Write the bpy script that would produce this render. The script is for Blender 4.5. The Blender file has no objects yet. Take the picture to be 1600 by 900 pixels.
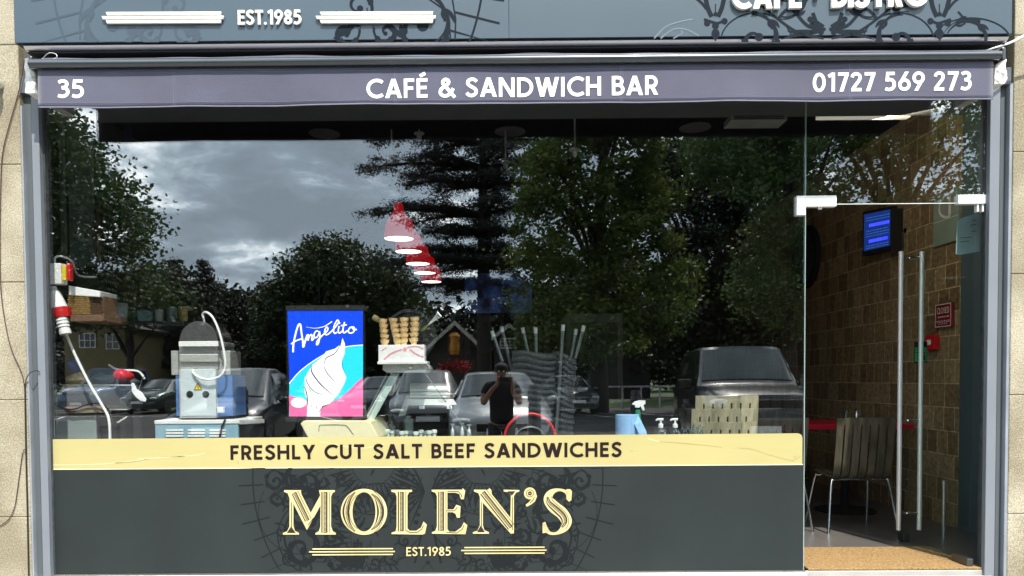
import bpy, bmesh, math, random
import numpy as np
from mathutils import Vector, Matrix, noise as mnoise

S = bpy.context.scene
C = S.collection
R = math.radians
rnd = random.Random(7)

# ------------------------------------------------------------------ camera
FPX, CX, CY = 1170.0, 783.35, 629.6
D, H = 4.5, 1.35
_p, _y, _r = 0.03107, 0.005038, 0.0070814
def _cammat():
    Rz = Matrix.Rotation(_y, 3, 'Z')
    Rx = Matrix.Rotation(-_p, 3, 'X')
    cr, sr = math.cos(_r), math.sin(_r)
    Ry = Matrix(((cr, 0, sr), (0, 1, 0), (-sr, 0, cr)))
    B = Matrix(((1, 0, 0), (0, 0, 1), (0, -1, 0)))
    return Rz @ Rx @ Ry @ B          # columns: right, down, forward
CM = _cammat()
cam_d = bpy.data.cameras.new('camera')
cam = bpy.data.objects.new('camera', cam_d); C.objects.link(cam)
cam_d.sensor_width = 36; cam_d.lens = FPX / 1600 * 36
cam_d.shift_x = (800 - CX) / 1600; cam_d.shift_y = (CY - 450) / 1600
cam_d.clip_start = 0.02; cam_d.clip_end = 3000
mw = Matrix.Identity(4)
for i in range(3):
    mw[i][0] = CM[i][0]; mw[i][1] = -CM[i][1]; mw[i][2] = -CM[i][2]
mw[0][3], mw[1][3], mw[2][3] = 0, -D, H
cam.matrix_world = mw
S.camera = cam

# ------------------------------------------------------------------ light
SUN_EL, SUN_AZ = R(58), R(17)        # azimuth: to the right of the shop's outward normal
sd = Vector((math.sin(SUN_AZ) * math.cos(SUN_EL), -math.cos(SUN_AZ) * math.cos(SUN_EL), math.sin(SUN_EL)))
sl = bpy.data.lights.new('sun', 'SUN'); sl.energy = 4.6; sl.angle = R(0.6); sl.color = (1, .95, .87)
so = bpy.data.objects.new('sun', sl); C.objects.link(so)
so.rotation_euler = sd.to_track_quat('Z', 'Y').to_euler()

W = bpy.data.worlds.new('World'); S.world = W; W.use_nodes = True
nt = W.node_tree; nt.nodes.clear()
def N(t, **k):
    n = nt.nodes.new(t)
    for a, b in k.items(): setattr(n, a, b)
    return n
out = N('ShaderNodeOutputWorld'); bg = N('ShaderNodeBackground')
sky = N('ShaderNodeTexSky', sky_type='NISHITA'); sky.sun_disc = False
sky.sun_elevation = SUN_EL; sky.sun_rotation = math.pi - SUN_AZ
tc = N('ShaderNodeTexCoord'); sep = N('ShaderNodeSeparateXYZ')
nt.links.new(tc.outputs['Generated'], sep.inputs[0])
zz = N('ShaderNodeMath', operation='ADD'); zz.inputs[1].default_value = .22
nt.links.new(sep.outputs[2], zz.inputs[0])
zm = N('ShaderNodeMath', operation='MAXIMUM'); zm.inputs[1].default_value = .05
nt.links.new(zz.outputs[0], zm.inputs[0])
dx = N('ShaderNodeMath', operation='DIVIDE'); dy = N('ShaderNodeMath', operation='DIVIDE')
nt.links.new(sep.outputs[0], dx.inputs[0]); nt.links.new(zm.outputs[0], dx.inputs[1])
nt.links.new(sep.outputs[1], dy.inputs[0]); nt.links.new(zm.outputs[0], dy.inputs[1])
cmb = N('ShaderNodeCombineXYZ')
nt.links.new(dx.outputs[0], cmb.inputs[0]); nt.links.new(dy.outputs[0], cmb.inputs[1])
n1 = N('ShaderNodeTexNoise'); n1.inputs['Scale'].default_value = 2.6; n1.inputs['Detail'].default_value = 9
n1.inputs['Roughness'].default_value = .60; n1.inputs['Distortion'].default_value = .15
nt.links.new(cmb.outputs[0], n1.inputs['Vector'])
n2 = N('ShaderNodeTexNoise'); n2.inputs['Scale'].default_value = .62; n2.inputs['Detail'].default_value = 4
nt.links.new(cmb.outputs[0], n2.inputs['Vector'])
ad = N('ShaderNodeMath', operation='MULTIPLY_ADD'); ad.inputs[1].default_value = .62
hf = N('ShaderNodeMath', operation='MULTIPLY'); hf.inputs[1].default_value = .42
nt.links.new(n2.outputs[0], hf.inputs[0])
nt.links.new(n1.outputs[0], ad.inputs[0]); nt.links.new(hf.outputs[0], ad.inputs[2])
cr = N('ShaderNodeValToRGB')
e = cr.color_ramp.elements
e[0].position = .44; e[0].color = (.30, .37, .43, 1)
e[1].position = .645; e[1].color = (2.6, 2.65, 2.6, 1)
for pz, cl in ((.50, (.38, .47, .55, 1)), (.54, (.62, .75, .84, 1)), (.585, (1.45, 1.55, 1.6, 1))):
    q = cr.color_ramp.elements.new(pz); q.color = cl
nt.links.new(ad.outputs[0], cr.inputs[0])
sk = N('ShaderNodeVectorMath', operation='SCALE'); sk.inputs['Scale'].default_value = .10
nt.links.new(sky.outputs[0], sk.inputs[0])
mx = N('ShaderNodeMix', data_type='RGBA'); mx.inputs['Factor'].default_value = .9
nt.links.new(sk.outputs[0], mx.inputs['A']); nt.links.new(cr.outputs[0], mx.inputs['B'])
nt.links.new(mx.outputs['Result'], bg.inputs[0]); bg.inputs[1].default_value = 1.45
nt.links.new(bg.outputs[0], out.inputs[0])

S.view_settings.view_transform = 'Standard'; S.view_settings.look = 'None'
S.view_settings.exposure = 0.92; S.view_settings.gamma = 1
S.cycles.use_denoising = True
S.cycles.max_bounces = 10; S.cycles.transparent_max_bounces = 24
S.cycles.glossy_bounces = 5; S.cycles.transmission_bounces = 6; S.cycles.diffuse_bounces = 5
S.cycles.caustics_reflective = False; S.cycles.caustics_refractive = False
S.cycles.sample_clamp_indirect = 6

# ------------------------------------------------------------------ measuring helpers
CAM = Vector((0, -D, H))
def ray(u, v):
    return CM @ Vector(((u - CX) / FPX, (v - CY) / FPX, 1.0))
def P(u, v, y=0.0):
    d = ray(u, v); return CAM + d * ((y + D) / d.y)
def PX(u, v, x):
    d = ray(u, v); return CAM + d * (x / d.x)
def PZ(u, v, z):
    d = ray(u, v); return CAM + d * ((z - H) / d.z)
def RF(u, v, dist):
    """a point of the street behind the camera that the window mirrors: dist metres in front of the glass"""
    p = P(u, v, dist); return Vector((p.x, -p.y, p.z))

# ------------------------------------------------------------------ objects
def tag(o, label, cat, group=None, kind=None):
    o['label'] = label; o['category'] = cat
    if group: o['group'] = group
    if kind: o['kind'] = kind
    return o
def empty(name, loc, label=None, cat=None, group=None, rz=0):
    o = bpy.data.objects.new(name, None); C.objects.link(o)
    o.location = loc; o.rotation_euler = (0, 0, rz); o.empty_display_size = .1
    if label: tag(o, label, cat, group)
    bpy.context.view_layer.update()
    return o
def copy_tree(o, parent=None):
    c = o.copy(); C.objects.link(c)
    if parent is not None: c.parent = parent; c.matrix_parent_inverse = o.matrix_parent_inverse.copy()
    for ch in list(o.children): copy_tree(ch, c)
    return c

class MB:
    def __init__(s): s.v = []; s.f = []
    def add(s, vs, fs):
        n = len(s.v); s.v += [tuple(p) for p in vs]; s.f += [tuple(n + i for i in f) for f in fs]; return s
    def box(s, x0, x1, y0, y1, z0, z1):
        if x0 > x1: x0, x1 = x1, x0
        if y0 > y1: y0, y1 = y1, y0
        if z0 > z1: z0, z1 = z1, z0
        v = [(x, y, z) for z in (z0, z1) for x, y in ((x0, y0), (x1, y0), (x1, y1), (x0, y1))]
        return s.add(v, [(3, 2, 1, 0), (4, 5, 6, 7), (0, 1, 5, 4), (1, 2, 6, 5), (2, 3, 7, 6), (3, 0, 4, 7)])
    def quad(s, a, b, c, d): return s.add([a, b, c, d], [(0, 1, 2, 3)])
    def obox(s, c, ax, ay, az, hx, hy, hz):
        c = Vector(c); v = []
        for k in (-1, 1):
            for i, j in ((-1, -1), (1, -1), (1, 1), (-1, 1)):
                v.append(c + ax * (i * hx) + ay * (j * hy) + az * (k * hz))
        return s.add(v, [(3, 2, 1, 0), (4, 5, 6, 7), (0, 1, 5, 4), (1, 2, 6, 5), (2, 3, 7, 6), (3, 0, 4, 7)])
    def tube(s, pts, r, n=8, cap=True, smoothpts=0):
        pts = [Vector(p) for p in pts]
        rs = r if isinstance(r, (list, tuple)) else [r] * len(pts)
        if smoothpts:
            pts2 = cat(pts, smoothpts); k = len(pts2) - 1
            rs = [rs[min(len(rs) - 1, int(i / k * (len(rs) - 1) + .5))] for i in range(k + 1)]; pts = pts2
        base = len(s.v); prev = None
        for i, p in enumerate(pts):
            t = (pts[min(i + 1, len(pts) - 1)] - pts[max(i - 1, 0)])
            t = t.normalized() if t.length > 1e-9 else Vector((0, 0, 1))
            if prev is None:
                a = Vector((0, 0, 1)) if abs(t.z) < .9 else Vector((1, 0, 0))
                u = t.cross(a).normalized()
            else:
                u = (prev - t * prev.dot(t)).normalized()
            prev = u; w = t.cross(u)
            for k in range(n):
                an = 2 * math.pi * k / n
                s.v.append(tuple(p + (u * math.cos(an) + w * math.sin(an)) * rs[i]))
        for i in range(len(pts) - 1):
            for k in range(n):
                k2 = (k + 1) % n
                s.f.append((base + i * n + k, base + i * n + k2, base + (i + 1) * n + k2, base + (i + 1) * n + k))
        if cap:
            s.f.append(tuple(base + k for k in range(n))[::-1])
            s.f.append(tuple(base + (len(pts) - 1) * n + k for k in range(n)))
        return s
    def lathe(s, c, prof, n=20, axis=Vector((0, 0, 1)), capb=True, capt=True):
        c = Vector(c); axis = axis.normalized()
        a = Vector((1, 0, 0)) if abs(axis.x) < .9 else Vector((0, 1, 0))
        u = axis.cross(a).normalized(); w = axis.cross(u); base = len(s.v)
        for r, z in prof:
            for k in range(n):
                an = 2 * math.pi * k / n
                s.v.append(tuple(c + axis * z + (u * math.cos(an) + w * math.sin(an)) * r))
        m = len(prof)
        for i in range(m - 1):
            for k in range(n):
                k2 = (k + 1) % n
                s.f.append((base + i * n + k, base + i * n + k2, base + (i + 1) * n + k2, base + (i + 1) * n + k))
        if capb: s.f.append(tuple(base + k for k in range(n))[::-1])
        if capt: s.f.append(tuple(base + (m - 1) * n + k for k in range(n)))
        return s
    def ell(s, c, rx, ry, rz, n=14, m=9):
        c = Vector(c); prof = []
        base = len(s.v)
        for i in range(m + 1):
            th = math.pi * i / m
            for k in range(n):
                an = 2 * math.pi * k / n
                s.v.append((c.x + rx * math.sin(th) * math.cos(an), c.y + ry * math.sin(th) * math.sin(an), c.z - rz * math.cos(th)))
        for i in range(m):
            for k in range(n):
                k2 = (k + 1) % n
                s.f.append((base + i * n + k, base + i * n + k2, base + (i + 1) * n + k2, base + (i + 1) * n + k))
        return s
    def poly(s, pts2, T, d=0.0, lift=0.0):
        """2-D outline through the frame T(a,b,c); d = thickness behind the face"""
        n = len(pts2); fr = [T(a, b, lift + d) for a, b in pts2]
        if d <= 0: return s.add(fr, [tuple(range(n))])
        bk = [T(a, b, lift) for a, b in pts2]
        return s.add(fr + bk, [tuple(range(n)), tuple(range(n, 2 * n))[::-1]] + [(i, n + i, n + (i + 1) % n, (i + 1) % n) for i in range(n)])
    def stroke(s, pts, w, T, d=0.0, lift=0.0, closed=False, clip=None):
        """a flat band along a 2-D path; w a width or a list of widths"""
        pts = [(float(a), float(b)) for a, b in pts]
        ws = list(w) if isinstance(w, (list, tuple)) else [w] * len(pts)
        n = len(pts); L = []; Rr = []
        for i in range(n):
            if closed: a, b, c = pts[i - 1], pts[i], pts[(i + 1) % n]
            else: a, b, c = pts[max(i - 1, 0)], pts[i], pts[min(i + 1, n - 1)]
            d1 = (b[0] - a[0], b[1] - a[1]); d2 = (c[0] - b[0], c[1] - b[1])
            l1 = math.hypot(*d1); l2 = math.hypot(*d2)
            if l1 < 1e-9: d1, l1 = d2, l2
            if l2 < 1e-9: d2, l2 = d1, l1
            if l1 < 1e-9: continue
            n1_ = (-d1[1] / l1, d1[0] / l1); n2_ = (-d2[1] / l2, d2[0] / l2)
            m = (n1_[0] + n2_[0], n1_[1] + n2_[1]); ml = math.hypot(*m)
            if ml < 1e-6: m = n1_; k = 1
            else:
                m = (m[0] / ml, m[1] / ml); k = 1 / max(.45, m[0] * n1_[0] + m[1] * n1_[1])
            h = ws[i] / 2 * k
            L.append((b[0] + m[0] * h, b[1] + m[1] * h)); Rr.append((b[0] - m[0] * h, b[1] - m[1] * h))
        n = len(L)
        if clip:
            x0, x1, y0, y1 = clip
            cl = lambda q: (min(max(q[0], x0), x1), min(max(q[1], y0), y1))
        for i in range(n if closed else n - 1):
            j = (i + 1) % n
            q = [L[i], L[j], Rr[j], Rr[i]]
            if clip:
                if all(not (x0 < a < x1 and y0 < b < y1) for a, b in q): continue
                q = [cl(t) for t in q]
            if d <= 0: s.add([T(a, b, lift) for a, b in q], [(0, 1, 2, 3)])
            else:
                fr = [T(a, b, lift + d) for a, b in q]; bk = [T(a, b, lift) for a, b in q]
                fs = [(0, 1, 2, 3), (0, 1, 5, 4), (2, 3, 7, 6)]
                if not closed and i == 0: fs.append((0, 3, 7, 4))
                if not closed and i == n - 2: fs.append((1, 2, 6, 5))
                s.add(fr + bk, fs)
        return s
    def disc(s, c, r, T, d=0.0, lift=0.0, n=18, ry=None, clip=None):
        pts = [(c[0] + r * math.cos(2 * math.pi * k / n), c[1] + (ry or r) * math.sin(2 * math.pi * k / n)) for k in range(n)]
        if clip:
            x0, x1, y0, y1 = clip
            if not (x0 < c[0] < x1 and y0 - r < c[1] < y1 + r): return s
            pts = [(min(max(a, x0), x1), min(max(b, y0), y1)) for a, b in pts]
        return s.poly(pts, T, d, lift)
    def build(s, name, m, parent=None, smooth=False, bevel=0, seg=2, recalc=True, merge=False):
        me = bpy.data.meshes.new(name)
        me.from_pydata(s.v, [], s.f)
        if recalc and len(s.f) < 60000:
            bm = bmesh.new(); bm.from_mesh(me)
            if merge: bmesh.ops.remove_doubles(bm, verts=bm.verts, dist=1e-5)
            bmesh.ops.recalc_face_normals(bm, faces=bm.faces); bm.to_mesh(me); bm.free()
        o = bpy.data.objects.new(name, me); C.objects.link(o)
        ms = m if isinstance(m, (list, tuple)) else [m]
        for q in ms: me.materials.append(q)
        if parent is not None:
            o.parent = parent
            o.matrix_parent_inverse = parent.matrix_world.inverted()
        if smooth:
            for p in me.polygons: p.use_smooth = True
            if smooth != 'all':
                try: me.set_sharp_from_angle(angle=R(40))
                except Exception: pass
        if bevel:
            b = o.modifiers.new('bevel', 'BEVEL'); b.width = bevel; b.segments = seg; b.limit_method = 'ANGLE'; b.angle_limit = R(40)
        return o

def cat(pts, n=6):
    """Catmull-Rom through tuples of any length"""
    pts = [tuple(p) for p in pts]; q = [pts[0]] + pts + [pts[-1]]; o = []
    for i in range(1, len(q) - 2):
        a, b, c, d = q[i - 1], q[i], q[i + 1], q[i + 2]
        for k in range(n):
            t = k / n
            o.append(tuple(.5 * (2 * b_ + (c_ - a_) * t + (2 * a_ - 5 * b_ + 4 * c_ - d_) * t * t + (3 * b_ - a_ - 3 * c_ + d_) * t ** 3)
                           for a_, b_, c_, d_ in zip(a, b, c, d)))
    o.append(pts[-1])
    return [Vector(p) for p in o] if len(pts[0]) == 3 and isinstance(pts[0], tuple) else o

def FY(y, sgn=-1, ox=0, oz=0, sc=1):           # frame on a plane facing the street
    return lambda a, b, c: (ox + a * sc, y + sgn * c, oz + b * sc)

# ------------------------------------------------------------------ materials
def mat(name, col, rough=.5, metal=0, var=.12, scale=6, bump=0, bscale=60, spec=.5, emit=None, es=1, coat=0, alpha=None, detail=4, trans=0, ior=1.45, stretch=None, col2=None, ramp=(.3, .7), sheen=0):
    m = bpy.data.materials.new(name); m.use_nodes = True; t = m.node_tree; t.nodes.clear()
    o = t.nodes.new('ShaderNodeOutputMaterial'); b = t.nodes.new('ShaderNodeBsdfPrincipled')
    t.links.new(b.outputs[0], o.inputs[0])
    tc = t.nodes.new('ShaderNodeTexCoord'); mp = t.nodes.new('ShaderNodeMapping')
    t.links.new(tc.outputs['Object'], mp.inputs[0])
    if stretch: mp.inputs['Scale'].default_value = stretch
    n = t.nodes.new('ShaderNodeTexNoise'); n.inputs['Scale'].default_value = scale; n.inputs['Detail'].default_value = detail
    t.links.new(mp.outputs[0], n.inputs['Vector'])
    r = t.nodes.new('ShaderNodeValToRGB'); r.color_ramp.elements[0].position = ramp[0]; r.color_ramp.elements[1].position = ramp[1]
    c1 = tuple(min(1, c * (1 - var)) for c in col[:3]) + (1,)
    c2 = (tuple(col2[:3]) + (1,)) if col2 else tuple(min(1, c * (1 + var)) for c in col[:3]) + (1,)
    if col2: c1 = tuple(col[:3]) + (1,)
    r.color_ramp.elements[0].color = c1; r.color_ramp.elements[1].color = c2
    t.links.new(n.outputs[0], r.inputs[0]); t.links.new(r.outputs[0], b.inputs['Base Color'])
    b.inputs['Roughness'].default_value = rough; b.inputs['Metallic'].default_value = metal
    b.inputs['Specular IOR Level'].default_value = spec; b.inputs['IOR'].default_value = ior
    b.inputs['Coat Weight'].default_value = coat; b.inputs['Transmission Weight'].default_value = trans
    b.inputs['Sheen Weight'].default_value = sheen
    if emit:
        b.inputs['Emission Color'].default_value = tuple(emit[:3]) + (1,); b.inputs['Emission Strength'].default_value = es
    if bump:
        n2 = t.nodes.new('ShaderNodeTexNoise'); n2.inputs['Scale'].default_value = bscale; n2.inputs['Detail'].default_value = 3
        t.links.new(mp.outputs[0], n2.inputs['Vector'])
        bp = t.nodes.new('ShaderNodeBump'); bp.inputs['Strength'].default_value = bump; bp.inputs['Distance'].default_value = .01
        t.links.new(n2.outputs[0], bp.inputs['Height']); t.links.new(bp.outputs[0], b.inputs['Normal'])
    return m

def glassmat(name, tint=(.93, .95, .94), refl=.10, graze=.7, rough=0.0):
    m = bpy.data.materials.new(name); m.use_nodes = True; t = m.node_tree; t.nodes.clear()
    o = t.nodes.new('ShaderNodeOutputMaterial'); mixn = t.nodes.new('ShaderNodeMixShader')
    tr = t.nodes.new('ShaderNodeBsdfTransparent'); gl = t.nodes.new('ShaderNodeBsdfGlossy')
    tr.inputs[0].default_value = (*tint, 1); gl.inputs[0].default_value = (1, 1, 1, 1); gl.inputs['Roughness'].default_value = rough
    lw = t.nodes.new('ShaderNodeLayerWeight'); lw.inputs[0].default_value = .5
    pw = t.nodes.new('ShaderNodeMath'); pw.operation = 'POWER'; pw.inputs[1].default_value = 4
    ma = t.nodes.new('ShaderNodeMath'); ma.operation = 'MULTIPLY_ADD'; ma.inputs[1].default_value = graze; ma.inputs[2].default_value = refl
    ma.use_clamp = True
    t.links.new(lw.outputs['Facing'], pw.inputs[0]); t.links.new(pw.outputs[0], ma.inputs[0])
    t.links.new(ma.outputs[0], mixn.inputs[0]); t.links.new(tr.outputs[0], mixn.inputs[1]); t.links.new(gl.outputs[0], mixn.inputs[2])
    t.links.new(mixn.outputs[0], o.inputs[0])
    return m

def leafmat(name, c1, c2, tr=.35):
    m = bpy.data.materials.new(name); m.use_nodes = True; t = m.node_tree; t.nodes.clear()
    o = t.nodes.new('ShaderNodeOutputMaterial'); mixn = t.nodes.new('ShaderNodeMixShader'); mixn.inputs[0].default_value = tr
    d = t.nodes.new('ShaderNodeBsdfPrincipled'); d.inputs['Roughness'].default_value = .6
    l = t.nodes.new('ShaderNodeBsdfTranslucent')
    tc = t.nodes.new('ShaderNodeTexCoord'); n = t.nodes.new('ShaderNodeTexNoise'); n.inputs['Scale'].default_value = .7; n.inputs['Detail'].default_value = 5
    t.links.new(tc.outputs['Object'], n.inputs['Vector'])
    r = t.nodes.new('ShaderNodeValToRGB'); r.color_ramp.elements[0].position = .35; r.color_ramp.elements[1].position = .65
    r.color_ramp.elements[0].color = (*c1, 1); r.color_ramp.elements[1].color = (*c2, 1)
    t.links.new(n.outputs[0], r.inputs[0]); t.links.new(r.outputs[0], d.inputs['Base Color']); t.links.new(r.outputs[0], l.inputs[0])
    t.links.new(d.outputs[0], mixn.inputs[1]); t.links.new(l.outputs[0], mixn.inputs[2]); t.links.new(mixn.outputs[0], o.inputs[0])
    return m

M = {}
M['glass'] = glassmat('window_glass', (.98, .99, .985), .14, .6)
M['glass2'] = glassmat('thin_glass', (.93, .97, .96), .03, .5)
M['glassgreen'] = glassmat('door_glass', (.94, .97, .955), .004, .03)
M['clear'] = glassmat('bottle_plastic', (.80, .88, .88), .10, .5, .05)
M['pale'] = mat('pale_vinyl_strip', (.72, .74, .72), .5)
M['metalgrey'] = mat('powder_coated_frame', (.085, .098, .11), .42, 0, .05, 3, .05, 200)
M['metallight'] = mat('powder_coated_stile', (.165, .18, .205), .38, 0, .05, 3)
M['seal'] = mat('window_seal', (.028, .034, .038), .6, 0, .4, 20)
M['black'] = mat('black_plastic', (.012, .012, .013), .4)
M['blackmatte'] = mat('black_matte', (.010, .010, .011), .85)
M['white'] = mat('white_plastic', (.78, .79, .78), .35, 0, .04)
M['steel'] = mat('brushed_steel', (.66, .67, .66), .30, .8, .10, 4, .03, 300, stretch=(1, 1, 14))
M['chrome'] = mat('polished_tube', (.80, .81, .80), .13, 1, .03)
M['darkmetal'] = mat('dark_metal', (.10, .105, .11), .35, .8)
M['red'] = mat('red_plastic', (.55, .015, .02), .35, 0, .08)
M['asphalt'] = mat('asphalt', (.030, .030, .032), .85, 0, .25, 1.2, .5, 40)
M['paving'] = mat('paving_stone', (.20, .195, .18), .85, 0, .15, 2.5, .3, 30)
M['kerb'] = mat('kerb_stone', (.32, .31, .29), .85)
M['paint'] = mat('road_paint', (.75, .75, .72), .7, 0, .12, 9)
M['grass'] = mat('grass', (.05, .085, .025), .9, 0, .35, 3, .6, 30)
M['wallext'] = mat('render_wall', (.34, .31, .26), .85)
M['cream'] = mat('cream_vinyl', (.80, .73, .45), .45, 0, .03)
M['darkink'] = mat('dark_ink', (.014, .007, .007), .5, spec=.2)

# ------------------------------------------------------------------ lettering (own geometric capitals)
def arc(cx, cy, rx, ry, a0, a1, n=14):
    return [(cx + rx * math.cos(R(a0 + (a1 - a0) * i / n)), cy + ry * math.sin(R(a0 + (a1 - a0) * i / n))) for i in range(n + 1)]
def c2(pts, n=6): return [tuple(p)[:2] for p in cat([tuple(p) for p in pts], n)]
def glyph(ch, w):
    """-> advance, [strokes]; a stroke is ('s', pts[, closed]) or ('d', x0,y0,x1,y1) cut level at both ends"""
    h = w / 2; hw = w * .56
    if ch == ' ': return .30, []
    if ch == 'A': return .80, [('d', hw, 0, .40, 1), ('d', .40, 1, .80 - hw, 0), ('s', [(.18, .29), (.62, .29)])]
    if ch == 'B': return .60, [('s', [(h, 0), (h, 1)]), ('s', [(h, 1 - h), (.29, 1 - h)] + arc(.29, .5 + (.5 - h) / 2 + .01, .19, (.5 - h) / 2 - .01, 90, -90) + [(h, .52)]), ('s', [(h, .52), (.31, .52)] + arc(.31, (.52 + h) / 2, .22, (.52 - h) / 2, 90, -90) + [(h, h)])]
    if ch == 'C': return .80, [('s', arc(.5, .5, .5 - h, .5 - h + .01, 48, 312, 24))]
    if ch == 'D': return .78, [('s', [(h, 0), (h, 1)]), ('s', [(h, 1 - h), (.28, 1 - h)] + arc(.28, .5, .5 - h, .5 - h, 90, -90, 18) + [(h, h)])]
    if ch in 'EÉ':
        st = [('s', [(h, 0), (h, 1)]), ('s', [(h, 1 - h), (.52, 1 - h)]), ('s', [(h, .52), (.48, .52)]), ('s', [(h, h), (.52, h)])]
        if ch == 'É': st.append(('s', [(.16, 1.12), (.42, 1.27)]))
        return .56, st
    if ch == 'F': return .52, [('s', [(h, 0), (h, 1)]), ('s', [(h, 1 - h), (.50, 1 - h)]), ('s', [(h, .50), (.45, .50)])]
    if ch == 'G': return .84, [('s', arc(.5, .5, .5 - h, .5 - h, 48, 350, 24) + [(1 - h, .48), (.55, .48)])]
    if ch == 'H': return .74, [('s', [(h, 0), (h, 1)]), ('s', [(.72 - h, 0), (.72 - h, 1)]), ('s', [(h, .51), (.72 - h, .51)])]
    if ch == 'I': return .20, [('s', [(h, 0), (h, 1)])]
    if ch == 'L': return .52, [('s', [(h, 0), (h, 1)]), ('s', [(h, h), (.50, h)])]
    if ch == 'M': return .92, [('s', [(h, 0), (h, 1)]), ('s', [(.90 - h, 0), (.90 - h, 1)]), ('d', hw, 1, .45, .2), ('d', .45, .2, .90 - hw, 1)]
    if ch == 'N': return .78, [('s', [(h, 0), (h, 1)]), ('s', [(.76 - h, 0), (.76 - h, 1)]), ('d', hw, 1, .76 - hw, 0)]
    if ch == 'O': return 1.0, [('s', arc(.5, .5, .5 - h, .5 - h + .01, 0, 360, 30)[:-1], True)]
    if ch == 'R': return .62, [('s', [(h, 0), (h, 1)]), ('s', [(h, 1 - h), (.31, 1 - h)] + arc(.31, (1 - h + .43) / 2, .21, (.57 - h) / 2, 90, -90) + [(h, .43)]), ('d', .32, .45, .62 - hw, 0)]
    if ch == 'S': return .60, [('s', c2([(.53, .80), (.43, .90), (.28, .925), (.13, .84), (.11, .69), (.23, .57), (.40, .46), (.50, .34), (.47, .17), (.32, .075), (.16, .10), (.05, .22)], 4))]
    if ch == 'T': return .60, [('s', [(.30, 0), (.30, 1)]), ('s', [(.0, 1 - h), (.60, 1 - h)])]
    if ch == 'U': return .72, [('s', [(h, 1), (h, .36)] + arc(.35, .36, .35 - h, .36 - h, 180, 360, 14) + [(.70 - h, .36), (.70 - h, 1)])]
    if ch == 'W': return 1.14, [('d', hw, 1, .33, 0), ('d', .33, 0, .57, .98), ('d', .57, .98, .81, 0), ('d', .81, 0, 1.14 - hw, 1)]
    if ch == 'Y': return .74, [('d', hw, 1, .37, .42), ('d', .37, .42, .74 - hw, 1), ('s', [(.37, 0), (.37, .46)])]
    if ch == '.': return .20, [('dot', .09, .075, .095)]
    if ch == '·': return .26, [('dot', .12, .45, .10)]
    if ch == "'": return .2, [('s', [(.1, 1), (.08, .7)])]
    if ch == '&': return .80, [('s', c2([(.78, -.01), (.60, .22), (.38, .50), (.22, .70), (.22, .85), (.35, .93), (.48, .84), (.44, .68), (.26, .54), (.11, .40), (.09, .20), (.22, .08), (.42, .09), (.58, .24), (.70, .46)], 4))]
    if ch == '0': return .70, [('s', arc(.34, .5, .34 - h, .5 - h + .01, 0, 360, 26)[:-1], True)]
    if ch == '1': return .42, [('s', [(.29, 0), (.29, 1)]), ('s', [(.03, .80), (.29, .96)])]
    if ch == '2': return .62, [('s', c2([(.07, .74), (.13, .87), (.28, .925), (.44, .86), (.49, .72), (.43, .56), (.28, .36), (.11, .12)], 4)), ('s', [(.03, h), (.57, h)])]
    if ch == '3': return .62, [('s', c2([(.07, .84), (.18, .91), (.32, .915), (.44, .84), (.455, .70), (.36, .58), (.22, .545)], 4)), ('s', c2([(.22, .545), (.38, .53), (.49, .42), (.50, .26), (.40, .12), (.24, .07), (.04, .13)], 4))]
    if ch == '5': return .62, [('s', [(.12, 1 - h), (.52, 1 - h)]), ('s', [(.16, 1), (.115, .50)]), ('s', c2([(.11, .56), (.26, .60), (.42, .54), (.50, .40), (.48, .22), (.36, .10), (.20, .07), (.04, .13)], 4))]
    if ch == '6': return .66, [('s', arc(.33, .32, .33 - h, .32 - h + .01, 0, 360, 22)[:-1], True), ('d', .13, .42, .45, 1)]
    if ch == '7': return .60, [('s', [(.02, 1 - h), (.58, 1 - h)]), ('d', .50, .93, .20, 0)]
    if ch == '8': return .64, [('s', arc(.31, .27, .31 - h, .27 - h + .01, 0, 360, 22)[:-1], True), ('s', arc(.31, .75, .26 - h, .25 - h, 0, 360, 20)[:-1], True)]
    if ch == '9': return .66, [('s', arc(.33, .68, .33 - h, .32 - h + .01, 0, 360, 22)[:-1], True), ('d', .53, .58, .21, 0)]
    if ch == '-': return .4, [('s', [(.05, .42), (.35, .42)])]
    return .5, [('s', [(h, 0), (h, 1)])]
def text(mb, s, T, x0, x1, z0, hgt, w=.17, d=0.0, lift=0.0, track=.10, slope=0.0):
    """letters from x0 to x1 (stretched to fit), base line z0, cap height hgt; slope = rise per metre"""
    tot = 0
    for i, ch in enumerate(s): tot += glyph(ch, w)[0] + (track if i < len(s) - 1 else 0)
    k = (x1 - x0) / tot; x = 0; q = 0
    for ch in s:
        adv, st = glyph(ch, w)
        F = lambda a, b: (x0 + (x + a) * k, z0 + b * hgt + slope * (x + a) * k)
        for g in st:
            q += 1; lf = lift + q * 1.2e-5 if d == 0 else lift
            dd = d + (q % 7) * 6e-5 if d > 0 else 0
            ww = w * (k + hgt) / 2
            if g[0] == 's':
                mb.stroke([F(a, b) for a, b in g[1]], ww, T, dd, lf, closed=len(g) > 2)
            elif g[0] == 'd':
                hx = w * .58
                ps = [(g[1] - hx, g[2]), (g[1] + hx, g[2]), (g[3] + hx, g[4]), (g[3] - hx, g[4])]
                mb.poly([F(a, b) for a, b in ps], T, dd, lf)
            else:
                mb.disc(F(g[1], g[2]), g[3] * (k + hgt) / 2, T, dd, lf, 16)
        x += adv + track

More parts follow.
